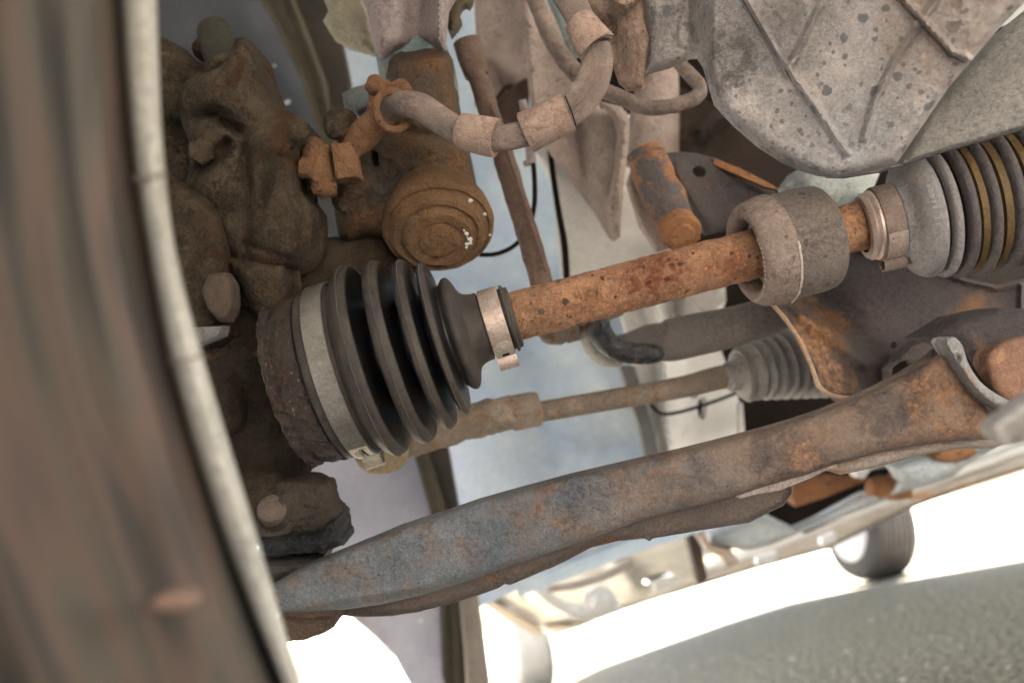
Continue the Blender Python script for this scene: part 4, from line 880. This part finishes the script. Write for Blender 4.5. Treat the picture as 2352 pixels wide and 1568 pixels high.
bh = thing('brake_hose', 'dusty ribbed brake hose with foam sleeves curving across the top', 'brake hose', P(1200, 280, 0.42))
tube('hose_lower', [(888, 252, .462, 27), (925, 240, .452, 29), (965, 246, .445, 31), (1005, 272, .44, 31), (1045, 298, .435, 31), (1075, 310, .432, 30)], hose_dark, bh, seg=160, ribs=44, ribamp=0.03)
tube('hose_middle', [(1120, 318, .43, 29), (1160, 317, .428, 29), (1210, 306, .427, 29), (1240, 294, .425, 29)], hose_dark, bh, seg=160, ribs=44, ribamp=0.03)
tube('hose_upper', [(1290, 268, .425, 33), (1325, 240, .422, 36), (1355, 200, .42, 37), (1370, 155, .42, 36), (1368, 110, .42, 34), (1355, 80, .42, 33)], hose_dark, bh, seg=192, ribs=48, ribamp=0.035, n=10)
tube('hose_top', [(1345, 70, .42, 30), (1320, 20, .425, 32), (1290, -30, .43, 32), (1270, -70, .43, 32)], hose_dark, bh, seg=160, ribs=44, ribamp=0.03)
def sleeve(x0, y0, x1, y1, d0, d1, r0, r1, rin, square=False):
    A, B = P(x0, y0, d0), P(x1, y1, d1); L = (B - A).length; a, b, i = px(r0, d0), px(r1, d1), px(rin, d1)
    if square: pr = [(0, i * 0.9), (0, a), (0.0006, a + 0.0004), (L, b), (L, i), (L * 0.9, i)]
    else: pr = dense([(L * .1, i * 0.9), (0.0, i * 0.95), (0, a * 0.8), (L * 0.05, a * 0.93), (L * 0.15, a), (L * 0.95, b), (L * 0.995, b * 0.985), (L, b * 0.97), (L, i * 1.02), (L * 0.9, i)], 3)
    return lathe('foam_sleeve', A, B, pr, dusty_pink, bh, seg=96, caps=False, rough=0.0005, rs=160, angle=40)
sleeve(1054, 300, 1140, 318, .433, .427, 41, 44, 30)
sleeve(1206, 306, 1306, 258, .427, .422, 46, 45, 36, square=True)
sleeve(1328, 48, 1372, 112, .42, .416, 38, 46, 34)
tube('sleeve_slit', [(1298, 222, .405, 1.6), (1312, 255, .402, 1.6), (1323, 290, .406, 1.6)], black_void, bh, seg=8)
hb = thing('hose_clip', 'orange rusted clip ring holding the lower hose end', 'clip', P(895, 240, 0.46))
cast('clip_plate', [('slab', [(852, 182), (880, 178), (905, 190), (930, 188), (945, 205), (935, 225), (900, 240), (880, 290), (850, 300), (838, 270)], 0.462, 0.012), ('ball', P(922, 205, .46), 0.006), ('ball', P(862, 196, .46), 0.006)], cast_orange, hb, voxel=0.0009, lump=0.0008, ls=180)
cast('clip_arm', [('cap', P(875, 275, .465), P(815, 325, .47), 0.0085, 0.0095), ('cap', P(815, 325, .47), P(800, 350, .47), 0.008, 0.007)], cast_orange, hb, voxel=0.0011, lump=0.0006, ls=180)
# ring round the hose
def torus(name, c, nrm, r, rt, m, parent, seg=48, s2=14):
    u, v = frame(nrm, UI); nrm = nrm.normalized(); V, Fc = [], []
    for i in range(seg):
        a = 2 * math.pi * i / seg; d = u * math.cos(a) + v * math.sin(a)
        for j in range(s2):
            b = 2 * math.pi * j / s2; V.append(c + d * (r + rt * math.cos(b)) + nrm * rt * math.sin(b))
    for i in range(seg):
        for j in range(s2): Fc.append((i * s2 + j, ((i + 1) % seg) * s2 + j, ((i + 1) % seg) * s2 + (j + 1) % s2, i * s2 + (j + 1) % s2))
    return mkobj(name, V, Fc, m, parent)
torus('clip_ring', P(903, 254, .452), (P(930, 245, .44) - P(895, 254, .455)), px(43, .452), px(9, .452), cast_orange, hb)
ff = thing('hose_union', 'orange rusted union block between caliper and hose clip', 'hose fitting', P(750, 385, 0.46))
cast('union_body', [('cap', P(722, 348, .462), P(745, 425, .458), 0.0085, 0.0075), ('slab', [(700, 335), (752, 328), (762, 440), (716, 445)], 0.455, 0.018), ('cyl', P(690, 385, .45), P(722, 390, .45), 0.006, 20)], cast_orange, ff, voxel=0.001, lump=0.0006, ls=150)
cast('square_block', [('slab', [(757, 328), (806, 326), (824, 405), (770, 412)], 0.45, 0.02)], cast_orange, ff, voxel=0.001, smooth=3, lump=0.0006, ls=150)
cast('union_bolt', [('ball', P(770, 300, .455), (0.0065, 0.0055, 0.006)), ('ball', P(782, 278, .468), (0.010, 0.008, 0.008))], cast_dark, ff, voxel=0.001)
o = slab('grey_cap_plate', [(786, 215), (815, 200), (850, 192), (872, 196), (868, 240), (820, 262), (792, 250)], 0.50, 0.008, mat('dark teal cap', ((0.05, 0.06, 0.062), (0.10, 0.115, 0.115)), 40, bump=0.3), step=8, dome=0.008, edge=12)
tag(o, 'dark teal plate behind the orange hose clip', 'bracket')

# ================================================================== CALIPER AND KNUCKLE
cal = thing('brake_caliper', 'dirt caked brown brake caliper behind the blurred tyre and rim', 'brake caliper', P(560, 400, 0.46))
def rc(X, Y, e):
    r = 0.010 * bump(sd([(425, 262), (500, 262), (545, 300)], X, Y), 13) + 0.012 * bump(sd([(436, 400), (470, 380), (520, 330)], X, Y), 15)
    r = r - 0.008 * bump(sd([(455, 215), (540, 245)], X, Y), 30) - 0.007 * bump(sd([(610, 330), (640, 430), (650, 560)], X, Y), 38)
    r = r + 0.006 * bump(sd([(560, 340), (575, 470), (560, 590)], X, Y), 10) - 0.005 * bump(sd([(668, 290), (690, 320)], X, Y), 20)
    r = r + 0.005 * bump(sd([(640, 360), (700, 380)], X, Y), 9) + 0.004 * bump(sd([(655, 590), (560, 560)], X, Y), 8)
    return r
slab('caliper_body', [(440, 178), (496, 140), (538, 88), (574, 92), (592, 150), (632, 242), (664, 256), (700, 276), (708, 330), (690, 348), (692, 440), (714, 470), (714, 560), (692, 600), (655, 620), (600, 628), (550, 612), (515, 590), (480, 520), (418, 440), (432, 400), (436, 330), (420, 290), (410, 232), (420, 195)],
     lin(400, 0.466, 720, 0.458), 0.04, cast_dark, cal, step=6.5, smooth=2, dome=0.022, edge=48, relief=rc, lump=0.0022, ls=55, angle=70)
slab('guide_lug', [(515, 596), (560, 590), (655, 604), (654, 700), (634, 728), (602, 735), (574, 706), (545, 650)], 0.452, 0.03, cast_dark, cal, step=6, smooth=2, dome=0.014, edge=40, lump=0.0012, ls=90, angle=70)
hexnut('guide_bolt', P(466, 352, .452), P(462, 348, .438), px(30, .45), cast_dark, cal)
lathe('piston_boss', P(640, 500, .452), P(650, 505, .437), [(0, 0.014), (0.005, 0.0138), (0.008, 0.012), (0.0085, 0.007), (0.012, 0.0065), (0.0125, 0.0005)], cast_dark, cal, seg=40, rough=0.0008)
hexnut('carrier_bolt', P(682, 300, .448), P(692, 296, .436), px(24, .45), cast_dark, cal)
slab('backing_plate', [(320, 95), (360, 78), (430, 115), (475, 190), (450, 300), (430, 460), (320, 460)], 0.50, 0.006, cast_dark, cal, step=10, dome=0.006, edge=20, lump=0.003, ls=50)
cast('caliper_arm', [('cap', P(340, 130, .47), P(470, 190, .475), 0.014, 0.010), ('cap', P(340, 210, .47), P(440, 220, .475), 0.016, 0.012), ('cap', P(470, 110, .49), P(560, 120, .485), 0.008, 0.008)], cast_dark, cal, voxel=0.0015, lump=0.0015)
slab('pad_carrier', [(350, 400), (430, 430), (492, 470), (522, 550), (524, 640), (505, 745), (500, 775), (440, 800), (380, 640)], 0.446, 0.03, cast_dark, cal, step=7, smooth=2, dome=0.012, edge=34, lump=0.0022, ls=60, angle=70,
     relief=lambda X, Y, e: -0.005 * bump(sd([(440, 480), (480, 560), (470, 640)], X, Y), 20))
slab('pad_ear', [(478, 630), (515, 625), (532, 650), (536, 700), (520, 738), (505, 740), (478, 710), (462, 670)], 0.428, 0.012, mat('pinkish pad ear', ((0.060, 0.042, 0.031), (0.105, 0.073, 0.055)), 60, bump=0.5), cal, step=6, smooth=1, dome=0.004, edge=14)
slab('pale_shim', [(438, 752), (510, 748), (505, 772), (448, 795)], 0.418, 0.012, mat('pale shim', ((0.14, 0.13, 0.125), (0.26, 0.25, 0.24)), 80, bump=0.6), cal, step=6, dome=0.003, edge=8)
lathe('bleeder_cap', P(520, 150, .455), P(485, 50, .46), [(0, 0.0108), (0.006, 0.0104), (0.012, 0.0106), (0.013, 0.0098), (0.024, 0.0094), (0.0265, 0.0082), (0.027, 0.0005)], mat('rubber cap', ((0.022, 0.020, 0.015), (0.045, 0.040, 0.030)), 50, bump=0.5, rough=0.85), cal, seg=48, rough=0.0005)
torus('cap_collar', P(523, 158, .456), P(485, 50, .46) - P(520, 150, .455), 0.0105, 0.0028, cast_dark, cal)

kn = thing('steering_knuckle', 'brown cast steering knuckle with bolt above the ball joint', 'suspension part', P(600, 950, 0.48))
cast('knuckle_body', [
    ('slab', [(420, 740), (560, 700), (610, 720), (600, 850), (640, 980), (705, 1050), (690, 1100), (660, 1110), (690, 1150), (640, 1230), (500, 1180), (440, 1050), (400, 850)], 0.472, 0.05),
    ('cap', P(620, 660, .52), P(900, 590, .53), 0.020, 0.020), ('slab', [(560, 560), (790, 540), (860, 570), (840, 640), (700, 660), (620, 760)], 0.535, 0.03),
    ('ball', P(530, 940, .465), (0.010, 0.016, 0.010)), ('ball', P(600, 1150, .46), (0.016, 0.020, 0.014))], knuckle_m, kn, voxel=0.0018, smooth=8, lump=0.0018, ls=45)
cast('clamp_boss', [('slab', [(590, 1130), (640, 1105), (700, 1108), (740, 1118), (755, 1170), (778, 1195), (786, 1250), (740, 1268), (640, 1275), (570, 1250)], 0.452, 0.035), ('ball', P(640, 1180, .456), (0.017, 0.017, 0.012))], knuckle_dark, kn, voxel=0.0012, smooth=3, lump=0.0012, ls=90)
slab('hub_flange', [(380, 590), (640, 590), (660, 760), (640, 900), (400, 900), (370, 740)], 0.545, 0.01, knuckle_m, kn, step=16, dome=0.01, edge=40)
lathe('pinch_bolt', P(628, 1185, .455), P(620, 1138, .428), [(0, 0.0088), (0.006, 0.0085), (0.011, 0.0083), (0.0135, 0.0078), (0.0140, 0.0070), (0.0141, 0.0004)], mat('bolt steel', ((0.12, 0.09, 0.068), (0.20, 0.15, 0.12)), 80, bump=0.6), kn, seg=40, rough=0.0003, rs=150)
torus('bolt_washer', P(630, 1190, .448), P(620, 1138, .428) - P(628, 1185, .455), 0.0098, 0.0022, knuckle_dark, kn)
slab('torn_rubber', [(600, 1235), (660, 1228), (730, 1232), (752, 1200), (772, 1196), (788, 1250), (760, 1264), (700, 1272), (640, 1280), (590, 1275)], 0.44, 0.03, black_rubber, kn, step=6, jag=9, dome=0.008, edge=20, lump=0.003, ls=160, angle=25)

bj = thing('ball_joint', 'brown ball joint nut under the tip of the control arm', 'suspension part', P(700, 1430, 0.44))
slab('dust_boot', [(590, 1275), (700, 1280), (742, 1278), (735, 1300), (640, 1350), (590, 1340)], 0.452, 0.03, rubber, bj, step=8, dome=0.015, edge=40)
cast('joint_nut', [('slab', [(640, 1402), (772, 1405), (776, 1425), (765, 1445), (745, 1458), (690, 1470), (640, 1478)], 0.432, 0.035), ('slab', [(640, 1398), (778, 1400), (776, 1420), (640, 1424)], 0.427, 0.045)], tie_m if False else mat('nut rust', ((0.10, 0.065, 0.045), (0.20, 0.13, 0.09)), 50, bump=0.8), bj, voxel=0.0012, smooth=4, lump=0.0012, ls=90)

# ================================================================== CONTROL ARM
arm = thing('control_arm', 'long blue grey pressed steel control arm mottled with rust', 'suspension part', P(1500, 1150, 0.41))
arm_top = [(560, 1378), (622, 1348), (680, 1312), (745, 1284), (840, 1245), (920, 1212), (1010, 1183), (1100, 1152), (1200, 1124), (1320, 1092), (1440, 1064), (1560, 1037), (1640, 1017), (1720, 996), (1780, 980), (1830, 965), (1890, 945), (1950, 921), (2015, 892), (2080, 859), (2140, 822), (2168, 795)]
arm_bot = [(2280, 960), (2310, 985), (2290, 1010), (2200, 1010), (2120, 1022), (2050, 1030), (1980, 1048), (1910, 1070), (1850, 1092), (1760, 1118), (1680, 1142), (1560, 1170), (1460, 1198), (1350, 1238), (1240, 1276), (1150, 1308), (1050, 1342), (960, 1368), (880, 1386), (800, 1398), (720, 1406), (650, 1408), (560, 1412)]
slab('arm_shell', arm_top + arm_bot, lin(560, 0.432, 2280, 0.40), 0.010, arm_m, arm, step=8, dome=0.011, edge=34, angle=60,
     relief=lambda X, Y, e: -0.0015 * bump(sd([(640, 1400), (1050, 1332), (1350, 1228), (1700, 1128), (1860, 1080)], X, Y), 6))
fl = [(640, 1404), (800, 1394), (960, 1362), (1150, 1300), (1350, 1230), (1560, 1162), (1760, 1112), (1818, 1104), (1822, 1130), (1800, 1160), (1756, 1182), (1720, 1200), (1640, 1212), (1560, 1226), (1500, 1236), (1492, 1242), (1480, 1236), (1420, 1242), (1360, 1256), (1310, 1282), (1270, 1302), (1230, 1318), (1185, 1337), (1172, 1343), (1160, 1340), (1145, 1350), (1100, 1366), (1040, 1384), (960, 1405), (900, 1414), (830, 1416), (780, 1412), (700, 1410)]
slab('arm_lower_flange', fl, lin(640, 0.455, 1820, 0.43), 0.004, arm_flange, arm, step=8, jag=0.8, relief=lambda X, Y, e: -0.003 * bump(e - 3, 4))
slab('arm_edge_fold', [(1690, 1140), (1780, 1108), (1850, 1088), (1925, 1064), (1920, 1070), (1860, 1098), (1790, 1126), (1740, 1134), (1700, 1144)], 0.405, 0.003, pink_steel, arm, step=6)
slab('arm_rear_web', [(1880, 1075), (1980, 1044), (2060, 1026), (2200, 1002), (2300, 1000), (2330, 1010), (2280, 1030), (2200, 1030), (2110, 1046), (2000, 1076), (1930, 1090)], 0.42, 0.01, mat('grey brown web', ((0.22, 0.18, 0.155), (0.38, 0.31, 0.27)), 20, rust=((0.28, 0.14, 0.07), (0.42, 0.24, 0.13), 0.35, 20)), arm, step=8, dome=0.006, edge=16)
# bushing end: curved collar, lip and rubber-backed ring
slab('bushing_collar', [(2120, 775), (2200, 725), (2290, 706), (2420, 712), (2420, 960), (2330, 965), (2270, 900), (2215, 830), (2180, 790)], lin(2120, 0.425, 2400, 0.41), 0.02, cross_m, arm, step=9, dome=0.014, edge=50)
slab('bushing_face', [(2262, 820), (2290, 790), (2340, 775), (2420, 780), (2420, 930), (2345, 945), (2300, 920), (2272, 880)], 0.396, 0.01, mat('bushing rust', ((0.17, 0.085, 0.055), (0.28, 0.15, 0.095)), 40, rust=((0.30, 0.14, 0.06), (0.42, 0.22, 0.12), 0.3, 30), bump=0.4), arm, step=8, smooth=3, dome=0.006, edge=30)
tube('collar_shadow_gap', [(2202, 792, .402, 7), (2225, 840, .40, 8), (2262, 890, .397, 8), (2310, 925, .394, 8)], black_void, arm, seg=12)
slab('collar_lip', [(2168, 786), (2182, 774), (2196, 776), (2212, 796), (2222, 830), (2250, 875), (2290, 905), (2335, 930), (2326, 944), (2275, 925), (2238, 892), (2212, 856), (2195, 828)], 0.385, 0.012, mat('lip steel', ((0.20, 0.19, 0.19), (0.34, 0.31, 0.29)), 40, rust=((0.26, 0.13, 0.08), (0.38, 0.22, 0.14), 0.3, 40), bump=0.5), arm, step=6, smooth=2, dome=0.004, edge=9, relief=lambda X, Y, e: 0.004 * bump(np.hypot(X - 2200, Y - 822), 7))
nb = slab('near_bracket_edge', [(2262, 985), (2272, 968), (2300, 945), (2360, 905), (2460, 850), (2460, 980), (2400, 1000), (2340, 1018), (2300, 1022), (2275, 1005)], 0.235, 0.003, mat('pale mauve bracket', ((0.34, 0.30, 0.27), (0.50, 0.45, 0.41)), 40, bump=0.6), step=7, smooth=2, dome=0.008, edge=26,
          relief=lambda X, Y, e: 0.012 * bump(sd([(2330, 1010), (2460, 930)], X, Y), 26))
tag(nb, 'out of focus pale mauve bracket edge at the right end of the control arm', 'bracket')

# ================================================================== TYRE AND RIM ARC (close, out of focus)
inn = [(-160, 262), (0, 282), (200, 292), (400, 312), (600, 345), (800, 385), (1000, 440), (1200, 505), (1400, 580), (1568, 645), (1740, 715)]
out_ = [(-160, 354), (0, 360), (200, 366), (400, 378), (600, 405), (800, 460), (1000, 520), (1200, 582), (1400, 640), (1568, 694), (1740, 750)]
def at(tab, y):
    return float(np.interp(y, [a for a, b in tab], [b for a, b in tab]))
def arc_part(name, prof, m, parent, rows=90):
    """prof: list of (u, from inner edge in picture units or 'b' fraction of the band, depth)"""
    V, Fc, UV = [], [], []
    n = len(prof)
    for k in range(rows + 1):
        y = -160 + 1900 * k / rows
        yy = y
        a = np.mean([at(inn, y + j) for j in (-90, -45, 0, 45, 90)]); b = np.mean([at(out_, y + j) for j in (-90, -45, 0, 45, 90)])
        for kind, q, d in prof:
            x = a + (b - a) * q if kind == 'b' else a + q
            V.append(P(x, yy, d)); UV.append(((q if kind == 'o' else 80 * q) * 0.002, k / rows))
    for k in range(rows):
        for j in range(n - 1):
            Fc.append((k * n + j, k * n + j + 1, (k + 1) * n + j + 1, (k + 1) * n + j))
    m0_ = len(V)
    for v in list(V): V.append(v + FW * 0.004 + RI * -0.002)
    Fc += [tuple(m0_ + i for i in reversed(f)) for f in Fc]
    for k in range(rows):
        for j in (0, n - 1):
            Fc.append((k * n + j, (k + 1) * n + j, m0_ + (k + 1) * n + j, m0_ + k * n + j))
    for j in range(n - 1):
        for k in (0, rows): Fc.append((k * n + j, k * n + j + 1, m0_ + k * n + j + 1, m0_ + k * n + j))
    o = mkobj(name, V, Fc, m, parent, angle=60)
    uv = o.data.uv_layers.new(name='UVMap')
    for lp in o.data.loops: uv.data[lp.index].uv = UV[lp.vertex_index % m0_]
    return o
bs = thing('tyre_rim_arc', 'arc of brown tyre sidewall and pale rim lip, blurred up close at the left edge', 'brake shield', P(250, 800, 0.19))  # open arc only; stands for the wheel's tyre sidewall and rim lip
arc_part('tyre_wall', [('o', -760, .125), ('o', -640, .130), ('o', -560, .129), ('o', -440, .140), ('o', -330, .150), ('o', -270, .158), ('o', -200, .160), ('o', -150, .171), ('o', -110, .176), ('o', -70, .178), ('o', -34, .190), ('o', -6, .203), ('o', 12, .209)], tyre_wall_m, bs)
arc_part('rim_lip', [('b', -0.10, .210), ('b', -0.04, .204), ('b', 0.06, .196), ('b', 0.25, .192), ('b', 0.6, .192), ('b', 0.88, .195), ('b', 0.98, .202), ('b', 1.0, .212)], rim_lip_m, bs)
for y in (405, 822):
    a, b = at(inn, y), at(out_, y)
    tube('rim_joint', [(a - 4, y + 8, .192, 5), ((a + b) / 2, y + 3, .1912, 4), (b + 2, y - 6, .196, 4)], tie_m, bs, seg=10)
slab('amber_mark', ell(395, 1383, 58, 24, -6), .150, 0.003, mat('amber mark', ((0.17, 0.10, 0.07), (0.27, 0.165, 0.12)), 60, bump=0.2), bs, step=14, dome=0.002, edge=20)

# ================================================================== STAINS, PATCHES AND PAINTED LIGHT
def find(n): return bpy.data.objects[n]
stain_light_patch(find('pan_floor'), 1668, 140, .43, 62, (0.055, 0.048, 0.046), 0.85, 120)
stain_light_patch(find('pan_floor'), 1790, 20, .42, 60, (0.10, 0.085, 0.078), 0.7, 160)
stain_light_patch(find('pan_floor'), 2160, 60, .40, 130, (0.30, 0.20, 0.14), 0.4, 40)
stain_light_patch(find('pan_floor'), 1920, 340, .42, 90, (0.30, 0.32, 0.34), 0.5, 60)  # bluish light along the pan's lower edge, put into the colour
stain_light_patch(find('shaft'), 1500, 625, .44, 66, (0.13, 0.022, 0.010), 0.7, 200)
stain_light_patch(find('shaft'), 1220, 720, .44, 60, (0.34, 0.20, 0.12), 0.5, 160)
stain_light_patch(find('strut_body'), 880, 430, .50, 70, (0.035, 0.032, 0.032), 0.8, 60)
stain_light_patch(find('strut_body'), 980, 230, .50, 60, (0.075, 0.068, 0.064), 0.6, 40)
stain_light_patch(find('crossmember_plate'), 1860, 790, .50, 62, (0.34, 0.17, 0.08), 0.85, 60)
stain_light_patch(find('crossmember_plate'), 1910, 870, .50, 52, (0.36, 0.18, 0.09), 0.9, 60)
stain_light_patch(find('arm_shell'), 2180, 920, .40, 100, (0.30, 0.15, 0.075), 0.7, 90)
stain_light_patch(find('arm_shell'), 2020, 950, .40, 60, (0.06, 0.05, 0.05), 0.6, 110)
stain_light_patch(find('arm_shell'), 1120, 1240, .41, 50, (0.12, 0.13, 0.15), 0.6, 70)
stain_light_patch(find('arm_shell'), 1850, 1050, .40, 40, (0.38, 0.20, 0.12), 0.7, 110)
stain_light_patch(find('panel_sheet'), 1180, 1120, 1.1, 150, (0.80, 0.90, 1.0), 0.6, 20)  # bounce light from the sunlit ground, painted into the panel
stain_light_patch(find('panel_sheet'), 1380, 980, 1.1, 90, (0.50, 0.56, 0.62), 0.6, 30)
stain_light_patch(find('strut_body'), 1050, 400, .50, 75, (0.20, 0.105, 0.05), 0.8, 60)
stain_light_patch(find('strut_body'), 850, 520, .50, 50, (0.16, 0.085, 0.045), 0.7, 60)
